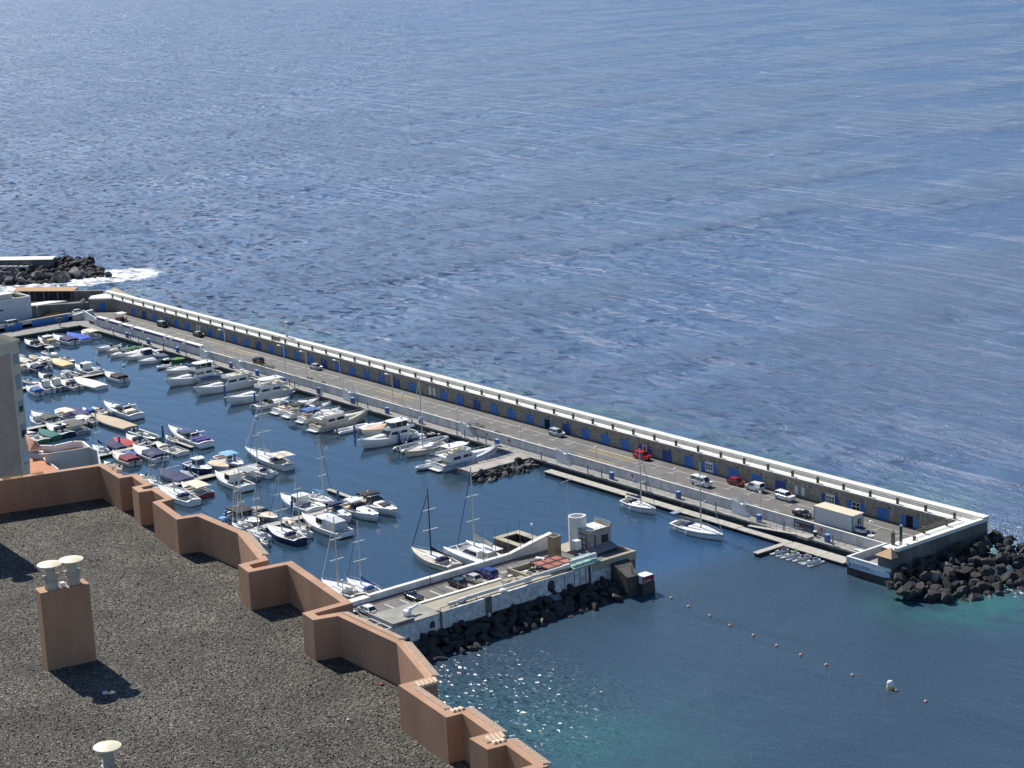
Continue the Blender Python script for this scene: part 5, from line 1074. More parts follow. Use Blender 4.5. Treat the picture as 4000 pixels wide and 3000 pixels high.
# ---------------------------------------------------------------- boats
def hwid(t, B, kind):
    st = {'sail': .72, 'fly': .95, 'cruiser': .92, 'wheel': .9}.get(kind, .88); p = {'sail': 1.7, 'fly': 2.3}.get(kind, 2.1)
    if t < .42: return B/2*(st+(1-st)*math.sin(t/.42*math.pi/2))
    return max(.02, B/2*(1-((t-.42)/.58)**p))
def boat(kind, x, y, L, ang, opts, label):
    o_ = dict(q.split('=') for q in opts.split(',') if '=' in q); big = 'big' in o_
    jit = random.uniform(-2.5, 2.5); g = 'boats moored in the marina'
    B = {'sail': .29*L+.35, 'fly': .25*L+.6, 'cruiser': .27*L+.5, 'wheel': .3*L+.4, 'rib': .24*L+.8}.get(kind, .30*L+.45)
    B = min(B*1.08, 4.7); hk = o_.get('h', 'white')
    nmv = {'sail': 'sailing_boat', 'fly': 'motor_yacht', 'cruiser': 'motor_cruiser', 'wheel': 'cabin_boat', 'rib': 'inflatable_boat', 'open': 'open_boat', 'cuddy': 'motorboat', 'cover': 'covered_boat'}[kind]
    catv = {'sail': 'sailboat', 'fly': 'yacht', 'cruiser': 'motorboat', 'wheel': 'motorboat', 'rib': 'inflatable boat', 'open': 'boat', 'cuddy': 'motorboat', 'cover': 'covered boat'}[kind]
    o = thing(nmv, label, catv, (x, y, 0), R(ang+jit), g)
    hm = paint(hk) if hk not in ('white',) else gel
    if kind == 'rib':
        r_ = .1*B+.12; z = .42; pts = [(-L/2, -B/2+r_, z), (-L*.1, -B/2+r_, z), (L*.25, -B*.4+r_*.4, z+.06), (L*.43, -B*.16, z+.16), (L/2-r_, 0, z+.2), (L*.43, B*.16, z+.16), (L*.25, B*.4-r_*.4, z+.06), (-L*.1, B/2-r_, z), (-L/2, B/2-r_, z)]
        m = MB(); m.path(pts, r_, 10)
        for p in pts[1:-1]: m.ball(p, r_, 8)
        for p in (pts[0], pts[-1]): m.tube(p, (p[0]-r_*1.6, p[1], p[2]), r_, .05, 10)
        m.build('tube', paint(hk, .5), o, smooth=True)
        MB().prism([(p[0]*.98, p[1]*.9) for p in pts], .1, .3).build('floor', floorm, o)
        MB().box(-L*.12, L*.06, -.3, .3, .3, 1.05).build('console', gel, o, bevel=.06); MB().box(-L*.3, -L*.18, -.45, .45, .3, .75).build('seat', paint('darkgrey'), o, bevel=.05)
        outboard(o, -L/2+.05, 0, .5, 'black' if L > 5 else 'white')
        if L > 9: outboard(o, -L/2+.05, .55, .5, 'white'); outboard(o, -L/2+.05, -.55, .5, 'white')
        return o
    fb = {'sail': .95, 'fly': 1.25, 'cruiser': 1.05, 'wheel': .95, 'open': .62, 'cuddy': .8, 'cover': .75}[kind]*(1.18 if L > 7 else 1.0)
    rise = {'sail': .18, 'fly': .55, 'cruiser': .4, 'wheel': .5}.get(kind, .4)
    ns = 14; zs = lambda t: fb*(1+rise*t*t*t); ov = L*(.07 if kind != 'sail' else .05)
    rows = []
    for i in range(ns+1):
        t = i/ns; w_ = hwid(t, B, kind); z = zs(t); X = -L/2+(L-ov)*t+ov*t**3; low = (L-ov)*t-L/2
        rows.append([(X, -w_, z), (X-.0*ov, -w_*.97, z*.62), (low, -w_*.86, .0), (low-.1*t, -w_*.5, -.25), (low-.2*t, 0, -.35), (low-.1*t, w_*.5, -.25), (low, w_*.86, .0), (X, w_*.97, z*.62), (X, w_, z)])
    m = MB(); m.grid(rows, flip=True); m.add(rows[0], [tuple(range(9))]); m.build('hull', hm, o, smooth=True)
    # gunwale stripe
    st = MB(); sc_ = {'redstripe': 'redstripe'}.get(o_.get('c'), o_.get('s'))
    def band(zf0, zf1, off=.012, t0=0, t1=1):
        for s in (-1, 1):
            r2 = []
            for i in range(ns+1):
                t = i/ns
                if t < t0 or t > t1: continue
                w_ = hwid(t, B, kind); z = zs(t); X = -L/2+(L-ov)*t+ov*t**3; r2.append([(X, s*(w_+off), z*zf0), (X, s*(w_+off), z*zf1)])
            st.grid(r2)
    if sc_ == 'navy' or kind == 'sail' and L > 9: band(.72, .8); st.build('stripe', paint('navy'), o)
    elif sc_ == 'redstripe': band(.7, .86, t0=.4); st.build('stripe', paint('redstripe'), o)
    elif sc_ == 'stripe':
        for t0 in (.1, .22, .34, .46): x0 = -L/2+L*t0; w_ = hwid(t0+.03, B, kind); st.box(x0, x0+.35, -w_-.03, -w_+.05, .3, .75); st.box(x0, x0+.35, w_-.05, w_+.03, .3, .75)
        st.build('side_block', paint('slate'), o)
    if kind == 'cover':
        ck = o_.get('c', 'blue'); rr = []
        pk = .55 if L > 5 else .4
        for i in range(ns+1):
            t = i/ns; w_ = hwid(t, B, kind)+.05; z = zs(t); X = -L/2+(L-ov)*t+ov*t**3; hb = 0
            hb = pk*max(.05, (1-abs(t-.42)/.60))*(1.25+.2*math.sin(t*21+L))
            rr.append([(X, -w_, z-.12), (X, -w_*.97, z+.04), (X, -w_*.5, z+hb*.75), (X, 0, z+hb), (X, w_*.5, z+hb*.7), (X, w_*.97, z+.04), (X, w_, z-.12)])
        m = MB(); m.grid(rr, flip=True); m.add(rr[0], [tuple(range(7))]); m.build('tarp', cloth(ck), o, smooth=True)
        if L < 10 and random.random() < .7: outboard(o, -L/2, 0, .55, 'white' if random.random() < .5 else 'black')
        return o
    dkm = {'cream': paint('cream'), 'beige': paint('beige'), 'white': gel}.get(o_.get('d', 'cream' if hk == 'cream' else 'white'), gel)
    cp0, cp1 = {'sail': (.05, .30), 'fly': (.02, .16), 'cruiser': (.05, .42), 'wheel': (.04, .42), 'open': (.05, .72), 'cuddy': (.05, .45)}[kind]
    rimw = .16 if kind in ('open', 'cuddy') else .3
    fl = .22 if kind == 'open' else (.45 if kind != 'sail' else .5)
    dm = MB(); rowsf = []; rl_ = []; rr_ = []; well = []
    ts = sorted(set([i/ns for i in range(ns+1)]+[cp0, cp1]))
    def pt(t, k, dz=0): w_ = hwid(t, B, kind); X = -L/2+(L-ov)*t+ov*t**3; return (X, k*w_, zs(t)+dz)
    for t in ts:
        w_ = hwid(t, B, kind); crown = .05*B
        if t <= cp0 or t >= cp1: rowsf.append((t, [pt(t, -1), pt(t, -.5, crown*.7), pt(t, 0, crown), pt(t, .5, crown*.7), pt(t, 1)]))
    fr_ = [r for t, r in rowsf if t >= cp1]; bk = [r for t, r in rowsf if t <= cp0]
    dm.grid(fr_, flip=True); 
    if len(bk) > 1: dm.grid(bk, flip=True)
    iw = lambda t: max(.12, hwid(t, B, kind)-rimw)
    wt = [t for t in ts if cp0 <= t <= cp1]
    for s in (-1, 1):
        q = []
        for t in wt: X = pt(t, 0)[0]; q.append([(X, s*hwid(t, B, kind), zs(t)), (X, s*iw(t), zs(t)+.03)])
        dm.grid(q, flip=(s > 0))
    dm.build('deck', dkm, o, smooth=True)
    cw = MB(); zf = max(.12, fb-fl-.1)
    for s in (-1, 1):
        q = []
        for t in wt: X = pt(t, 0)[0]; q.append([(X, s*iw(t), zs(t)+.03), (X, s*iw(t), zf)])
        cw.grid(q)
    q = [[(pt(t, 0)[0], -iw(t), zf), (pt(t, 0)[0], iw(t), zf)] for t in wt]; cw.grid(q, flip=True)
    for t in (cp0, cp1): X = pt(t, 0)[0]; cw.add([(X, -iw(t), zf), (X, iw(t), zf), (X, iw(t), zs(t)+.1), (X, -iw(t), zs(t)+.1)], [(0, 1, 2, 3)])
    cw.build('cockpit', floorm if kind != 'sail' else mat('cockpit_pale', (.6, .58, .52), .6), o)
    X = lambda t: -L/2+(L-ov)*t+ov*t**3
    def dome(name, t0, t1, wf, h0, h1, m_, base=0.0, n_=8, flat=.55, rake=.5):
        "rounded superstructure between stations t0 (aft) and t1 (forward)"
        rr = []
        for i in range(n_+1):
            t = t0+(t1-t0)*i/n_; w_ = hwid(t, B, kind)*wf; z = zs(t)+base; k = i/n_; h = h0+(h1-h0)*k
            if k > 1-rake: h *= max(.02, max(0, math.cos((k-(1-rake))/rake*math.pi/2))**.8)
            rr.append([(X(t), -w_, z), (X(t), -w_*.93, z+h*.55), (X(t), -w_*flat, z+h), (X(t), w_*flat, z+h), (X(t), w_*.93, z+h*.55), (X(t), w_, z)])
        m = MB(); m.grid(rr, flip=True); m.add(rr[0], [tuple(range(6))]); return m.build(name, m_, o, smooth=True)
    def block(name, t0, t1, w0, z0, z1, m_, inset=.12, rk0=.0, rk1=.0, parent=None):
        "cabin block with raked ends; w0 = half width"
        a, b = X(t0), X(t1); m = MB(); m.hexa([(a, -w0, z0), (b, -w0*.9, z0), (b, w0*.9, z0), (a, w0, z0)], [(a+rk0, -w0+inset, z1), (b-rk1, -w0*.9+inset, z1), (b-rk1, w0*.9-inset, z1), (a+rk0, w0-inset, z1)]); return m.build(name, m_, parent or o)
    def rail(t0, t1, h=.5):
        m = MB(); n_ = 7
        for s in (-1, 1):
            ps = [pt(t0+(t1-t0)*i/n_, s*.93) for i in range(n_+1)]
            for a, b in zip(ps, ps[1:]): m.bar((a[0], a[1], a[2]+h), (b[0], b[1], b[2]+h), .035); m.bar(a, (a[0], a[1], a[2]+h), .03)
        e = pt(t1, .93); f_ = pt(t1, -.93); m.bar((e[0], e[1], e[2]+h), (f_[0], f_[1], f_[2]+h), .035); m.build('bow_rail', steel, o)
    def bimini(t0, t1, z, wf, m_, name='canopy', thick=.09):
        a, b = X(t0), X(t1); w_ = B/2*wf; rr = []
        for i in range(5):
            k = i/4; x_ = a+(b-a)*k; c = .12*math.sin(k*math.pi); rr.append([(x_, -w_, z+c-.08), (x_, -w_*.6, z+c+.06), (x_, 0, z+c+.1), (x_, w_*.6, z+c+.06), (x_, w_, z+c-.08)])
        m = MB(); m.grid(rr, flip=True); m.grid([[(p[0], p[1], p[2]-thick) for p in r] for r in rr]); m.add(rr[0]+[(p[0], p[1], p[2]-thick) for p in rr[0][::-1]], [tuple(range(10))]); m.add(rr[-1]+[(p[0], p[1], p[2]-thick) for p in rr[-1][::-1]], [tuple(range(10))]); cv = m.build(name, m_, o, smooth=True)
        p_ = MB()
        for s in (-1, 1):
            for x_ in (a+.15, b-.15): p_.bar((x_, s*w_*.95, zs(.3)), (x_, s*w_*.92, z-.1), .04)
        p_.build('canopy_pole', steel, cv); return cv
    def fenders(n_=3, c='white'):
        f = MB()
        for i in range(n_):
            t = .15+.55*i/max(1, n_-1); s = -1; p = pt(t, s*1.0); f.tube((p[0], p[1]-.12, .2), (p[0], p[1]-.12, .75), .13, n=8)
        f.build('fenders', paint(c, .5) if c != 'white' else gel, o)
    ck = o_.get('c', 'none')
    if kind == 'open':
        block('console', .38, .48, B*.16, zf, fb+.45, gel); block('windshield', .46, .49, B*.15, fb+.45, fb+.8, glass, .03)
        sm = MB()
        for t in (.12, .6): sm.box(X(t), X(t)+.5, -iw(t)*.9, iw(t)*.9, zf, zf+.32)
        sm.build('seat', paint('beige' if random.random() < .5 else 'lightgrey'), o)
        if ck == 'bimini': bimini(.25, .6, fb+1.5, .8, cloth('skyblue'), thick=.03)
        elif ck != 'none': bimini(.12, .68, fb+1.35, .86, cloth(ck) if ck != 'white' else gel)
        if L < 9.5: outboard(o, -L/2, 0, .55, 'white' if random.random() < .4 else 'black')
        else: block('engine_box', .05, .14, B*.25, zf, fb+.1, paint('brown'))
        if L > 5: fenders(2)
    elif kind == 'cuddy':
        dome('cabin', .43, .86, .72, .42, .34, dkm); block('windshield', .40, .52, B*.36, fb+.1, fb+.85, glass, .1, .0, .5)
        sm = MB(); sm.box(X(.08), X(.16), -iw(.1)*.9, iw(.1)*.9, zf, zf+.42); sm.box(X(.3), X(.36), -B*.3, -B*.08, zf, zf+.7); sm.box(X(.3), X(.36), B*.08, B*.3, zf, zf+.7); sm.build('seat', paint('lightgrey' if ck != 'black' else 'darkgrey'), o)
        hp = MB(); hp.box(X(.62), X(.66), -.25, .25, fb+.38, fb+.46); hp.build('hatch', glass, o)
        if ck not in ('none',):
            if o_.get('hard'): bimini(.2, .56, fb+1.55, .78, gel, 'hardtop', .12); dome('side_screen', .22, .5, .8, 1.2, 1.2, cloth(ck), flat=.85, rake=.1)
            elif big: bimini(.1, .58, fb+1.5, .95, cloth(ck), thick=.25); block('side_screen', .36, .62, B*.42, fb+.2, fb+1.2, glass, .1, 0, .6)
            else: dome('canopy', .06, .46, .95, .75, 1.05, cloth(ck), n_=6, flat=.6, rake=.2)
        outboard(o, -L/2, 0, .6, 'black' if random.random() < .6 else 'white')
        if L > 7: rail(.55, .97)
        fenders(3)
    elif kind == 'cruiser':
        dome('cabin', .38, .88, .74, .75, .45, dkm, flat=.6, rake=.75); block('windshield', .36, .56, B*.38, fb+.35, fb+1.25, glass, .22, .0, 1.3)
        wn = MB()
        for s in (-1, 1): t0, t1 = .46, .66; wn.add([(X(t0), s*hwid(t0, B, kind)*.735, fb+.3), (X(t1), s*hwid(t1, B, kind)*.74, fb+.38), (X(t1)-.2, s*hwid(t1, B, kind)*.70, fb+.52), (X(t0), s*hwid(t0, B, kind)*.70, fb+.62)], [(0, 1, 2, 3)])
        wn.build('window', glass, o)
        ar = MB(); x0 = X(.2); w_ = B*.45
        for s in (-1, 1): ar.bar((x0-.3, s*w_, fb), (x0+.4, s*w_*.85, fb+1.7), .28, .12)
        ar.box(x0+.15, x0+.65, -w_*.87, w_*.87, fb+1.62, fb+1.76); ar.ball((x0+.4, 0, fb+1.95), .25, 8); ar.build('radar_arch', gel, o)
        MB().box(X(.1), X(.2), -B*.32, B*.32, zf, zf+.45).box(X(.3), X(.34), -B*.3, B*.3, zf, zf+.8).build('seat', paint('beige'), o)
        if ck == 'black': bimini(.1, .36, fb+1.8, .85, cloth(ck), thick=.3); sun = block('sun_pad', .62, .78, B*.25, fb+.62, fb+.72, cloth('black'), .05)
        elif ck in ('navy', 'blue'): bimini(.08, .40, fb+1.75, .9, cloth(ck), thick=.4)
        elif ck == 'indigo': dome('canopy', .06, .3, .85, .55, .5, cloth(ck), flat=.85, rake=.15); block('sun_pad', .50, .68, B*.33, fb+.68, fb+.8, cloth(ck), .05)
        elif ck == 'cream': block('sun_pad', .12, .34, B*.36, fb+.1, fb+.5, cloth('cream'), .3, .2, .5)
        elif ck == 'white': bimini(.16, .42, fb+1.7, .85, gel, 'hardtop', .14)
        else: MB().box(X(.14), X(.3), -B*.3, B*.3, fb+.05, fb+.3).build('sun_pad', paint('yellow'), o, bevel=.08)
        MB().box(-L/2-.9, -L/2+.05, -B*.38, B*.38, .3, .42).build('swim_platform', gel, o); rail(.5, .98); fenders(3)
        MB().box(X(.74), X(.77), -.25, .25, fb+.6, fb+.68).build('hatch', glass, o)
    elif kind == 'wheel':
        dome('cabin', .42, .88, .72, .5, .45, dkm, flat=.65, rake=.5)
        a = o_.get('tarp'); wz = fb+1.75 if L > 8 else fb+1.35; hw_ = B*.34
        hs = block('wheelhouse', .38, .58, hw_, fb, wz, cloth(a) if a in ('beige',) else gel, .08, .0, .35)
        wn = MB(); x0, x1 = X(.38), X(.58)
        for s in (-1, 1): wn.hexa([(x0+.15, s*(hw_-.0), fb+.55), (x1-.4, s*(hw_*.93), fb+.55), (x1-.4, s*(hw_*.93-.1), fb+.55), (x0+.15, s*(hw_-.1), fb+.55)], [(x0+.15, s*(hw_-.05), wz-.2), (x1-.45, s*(hw_*.93-.03), wz-.2), (x1-.45, s*(hw_*.93-.13), wz-.2), (x0+.15, s*(hw_-.15), wz-.2)])
        wn.hexa([(x1+.02, -hw_*.8, fb+.5), (x1-.1, -hw_*.8, fb+.5), (x1-.1, hw_*.8, fb+.5), (x1+.02, hw_*.8, fb+.5)], [(x1-.28, -hw_*.72, wz-.15), (x1-.4, -hw_*.72, wz-.15), (x1-.4, hw_*.72, wz-.15), (x1-.28, hw_*.72, wz-.15)]); wn.build('window', glass, o)
        tk = o_.get('top', 'white'); rf = MB(); w2 = hw_*1.12; rf.prism([(x0-.5, -w2), (x1-.6, -w2*.9), (x1-.2, -w2*.5), (x1-.2, w2*.5), (x1-.6, w2*.9), (x0-.5, w2)], wz, wz+.13); rf.build('hardtop', gel if tk == 'white' else paint(tk), o)
        if a == 'lightgrey': rr = dome('cabin_tent', .1, .42, .8, 1.7, 1.9, cloth('lightgrey'), flat=.8, rake=.05)
        elif a == 'beige': dome('side_screen', .12, .40, .7, 1.2, 1.3, cloth('tan'), flat=.8, rake=.05)
        else: MB().box(X(.1), X(.18), -B*.3, B*.3, zf, zf+.45).box(X(.26), X(.31), -.3, .3, zf, zf+.6).build('seat', paint('lightgrey'), o)
        m = MB(); m.tube((x0+.3, 0, wz+.1), (x0+.3, 0, wz+1.0), .03).ball((x0+.5, 0, wz+.28), .2, 8); m.build('antenna', gel, o); rail(.5, .98, .45)
        if L < 9.5: outboard(o, -L/2, 0, .65, 'black')
        else: MB().box(-L/2-.7, -L/2+.05, -B*.36, B*.36, .3, .42).build('swim_platform', gel, o)
        fenders(3)
    elif kind == 'fly':
        h1 = fb+1.55; dome('foredeck_cabin', .55, .86, .62, .62, .3, dkm, flat=.7, rake=.6)
        ss = block('saloon', .16, .60, B*.42, fb, h1, dkm, .14, .0, 1.5)
        wn = MB()
        for s in (-1, 1):
            for t0, t1 in ((.2, .34), (.37, .52)): a, b = X(t0), X(t1); wn.hexa([(a, s*B*.415, fb+.6), (b, s*B*.40, fb+.6), (b, s*B*.36, fb+.6), (a, s*B*.37, fb+.6)], [(a+.2, s*B*.395, fb+1.2), (b-.25, s*B*.383, fb+1.2), (b-.25, s*B*.34, fb+1.2), (a+.2, s*B*.35, fb+1.2)])
        wn.build('window', glass, ss); xb = X(.60)
        w0 = B*.378; MB().hexa([(xb+.02, -w0*.92, fb+.35), (xb-.2, -w0*.92, fb+.35), (xb-.2, w0*.92, fb+.35), (xb+.02, w0*.92, fb+.35)], [(xb-1.2, -w0*.75, h1-.08), (xb-1.5, -w0*.75, h1-.08), (xb-1.5, w0*.75, h1-.08), (xb-1.2, w0*.75, h1-.08)]).build('windscreen', glass, ss)
        fd_ = MB(); a, b = X(.06), X(.54); w_ = B*.42
        fd_.prism([(a, -w_), (b-.8, -w_*.95), (b, -w_*.5), (b, w_*.5), (b-.8, w_*.95), (a, w_)], h1, h1+.12)
        pts = [(a+.2, -w_), (b-.8, -w_*.95), (b, -w_*.5), (b, w_*.5), (b-.8, w_*.95), (a+.2, w_)]
        for p, q in zip(pts, pts[1:]): fd_.bar((*p, h1+.35), (*q, h1+.35), .1, .55)
        fd_.build('flybridge', gel, o)
        cl_ = o_.get('clut', 'beige'); MB().box(X(.3), X(.42), -w_*.7, w_*.7, h1+.12, h1+.6).box(X(.12), X(.2), -w_*.75, w_*.1, h1+.12, h1+.55).build('seat', paint(cl_), o, bevel=.1); MB().box(X(.46), X(.49), -.5, .5, h1+.12, h1+.85).build('console', gel, o)
        if o_.get('encl'):
            block('flybridge_glazing', .2, .46, w_*.9, h1+.6, h1+1.75, glass, .12, .0, .5)
        if o_.get('hard'):
            tp = MB(); tp.prism([(X(.14), -w_*.9), (X(.44), -w_*.9), (X(.5), -w_*.5), (X(.5), w_*.5), (X(.44), w_*.9), (X(.14), w_*.9)], h1+1.75, h1+1.9); ht = tp.build('hardtop', gel, o); f = MB()
            for x_ in (X(.16), X(.30), X(.42)):
                for s in (-1, 1): f.bar((x_, s*w_*.85, h1+.5), (x_, s*w_*.83, h1+1.75), .09)
            f.build('hardtop_post', gel, ht); MB().ball((X(.22), 0, h1+2.15), .32, 10).tube((X(.25), .6, h1+1.9), (X(.22), .6, h1+3.3), .03).build('radar_dome', gel, ht)
        else:
            ar = MB()
            for s in (-1, 1): ar.bar((X(.08), s*w_*.92, h1+.1), (X(.16), s*w_*.85, h1+1.1), .35, .12)
            ar.box(X(.15), X(.19), -w_*.86, w_*.86, h1+1.02, h1+1.16); ar.ball((X(.17), 0, h1+1.35), .28, 8); ar.build('radar_arch', gel, o)
        MB().box(-L/2-1.1, -L/2+.05, -B*.4, B*.4, .32, .46).build('swim_platform', gel, o); rail(.5, .99, .6); fenders(4, 'white')
        MB().box(L/2-.5, L/2+.5, -.18, .18, zs(1)-.05, zs(1)+.08).build('bow_pulpit', gel, o)
    elif kind == 'sail':
        dome('coachroof', .32, .74, .55, .34, .28, dkm if hk != 'cream' else gel, flat=.8, rake=.35)
        wn = MB()
        for s in (-1, 1): wn.hexa([(X(.36), s*hwid(.36, B, kind)*.53, fb+.14), (X(.62), s*hwid(.62, B, kind)*.53, fb+.2), (X(.62), s*hwid(.62, B, kind)*.5, fb+.2), (X(.36), s*hwid(.36, B, kind)*.5, fb+.14)], [(X(.36), s*hwid(.36, B, kind)*.53, fb+.26), (X(.62), s*hwid(.62, B, kind)*.53, fb+.3), (X(.62), s*hwid(.62, B, kind)*.5, fb+.3), (X(.36), s*hwid(.36, B, kind)*.5, fb+.26)])
        wn.build('window', glass, o); H = float(o_.get('m', L*1.2)); xm = X(.56); zb = fb+.3; sc2 = o_.get('sc', 'white'); mm_ = paint('black') if o_.get('dark') else alu
        ms = MB().tube((xm, 0, zb), (xm, 0, zb+H), .15 if H > 9 else .11, .09, 10).build('mast', mm_, o, smooth=True); sp = MB()
        for k in (.38, .68): sp.bar((xm, 0, zb+H*k), (xm-.15, -B*.36*(1.2-k*.5), zb+H*k+.08), .12); sp.bar((xm, 0, zb+H*k), (xm-.15, B*.36*(1.2-k*.5), zb+H*k+.08), .12)
        sp.build('spreader', gel, ms); sy = MB()
        for s in (-1, 1): sy.tube((xm-.1, s*hwid(.54, B, kind)*.95, zs(.5)), (xm, 0, zb+H*.97), .014, n=4); 
        sy.tube((X(0), 0, fb), (xm, 0, zb+H*.99), .014, n=4); sy.build('stay', steel, ms)
        MB().tube((L/2-.1, 0, zs(1)), (xm+.05, 0, zb+H*.93), .05 if not o_.get('dark') else .09, n=6).build('furled_jib', paint('navy') if sc2 in ('navy', 'blue', 'skyblue', 'black') else cloth('white'), o)
        bz = fb+1.35; be = X(.1); MB().tube((xm, 0, bz), (be, 0, bz-.05), .07, n=8).build('boom', alu, o)
        rr = []
        for i in range(7): k = i/6; x_ = xm+(be-xm)*k; r_ = .22*(1-.45*k)+.03*math.sin(i*2.3); rr.append([(x_, -r_*.8, bz), (x_, -r_*.55, bz+r_*1.2), (x_, 0, bz+r_*1.9*(1+.35*(k < .2))), (x_, r_*.55, bz+r_*1.2), (x_, r_*.8, bz), (x_, 0, bz-.12), (x_, -r_*.8, bz)])
        m = MB(); m.grid(rr, flip=True); m.add(rr[0][:6], [tuple(range(6))]); m.build('sail_cover', cloth(sc2) if sc2 in COL else cloth('white'), o, smooth=True)
        if L > 7: dome('sprayhood', .27, .37, .62, .62, .75, cloth(sc2 if sc2 in ('navy', 'blue', 'grey') else 'navy' if L > 12 else 'white'), flat=.7, rake=.5); rail(.05, .98, .5)
        if o_.get('bim'): bimini(.03, .28, fb+1.9, .9, cloth('cream'))
        MB().tube((X(.1), -.0, zf), (X(.1), 0, fb+.45), .05).tube((X(.1)-.05, 0, fb+.45), (X(.1)+.02, 0, fb+.45), .38, n=14).build('wheel', steel, o); fenders(3, 'white')
        if 'dark boom cover' in label: MB().box(-L/2-.4, -L/2+.9, -1.1, 1.1, fb+1.9, fb+1.96).build('solar_panel', mat('solar', (.3, .34, .4), .2), o)
    return o
def outboard(o, x, y, z, ck):
    m = MB(); m.hexa([(x-.55, y-.16, z+.25), (x-.1, y-.16, z+.25), (x-.1, y+.16, z+.25), (x-.55, y+.16, z+.25)], [(x-.5, y-.12, z+.75), (x-.15, y-.12, z+.7), (x-.15, y+.12, z+.7), (x-.5, y+.12, z+.75)])
    m.box(x-.4, x-.2, y-.06, y+.06, -.4, z+.25); m.build('outboard_motor', paint(ck) if ck != 'white' else gel, o)
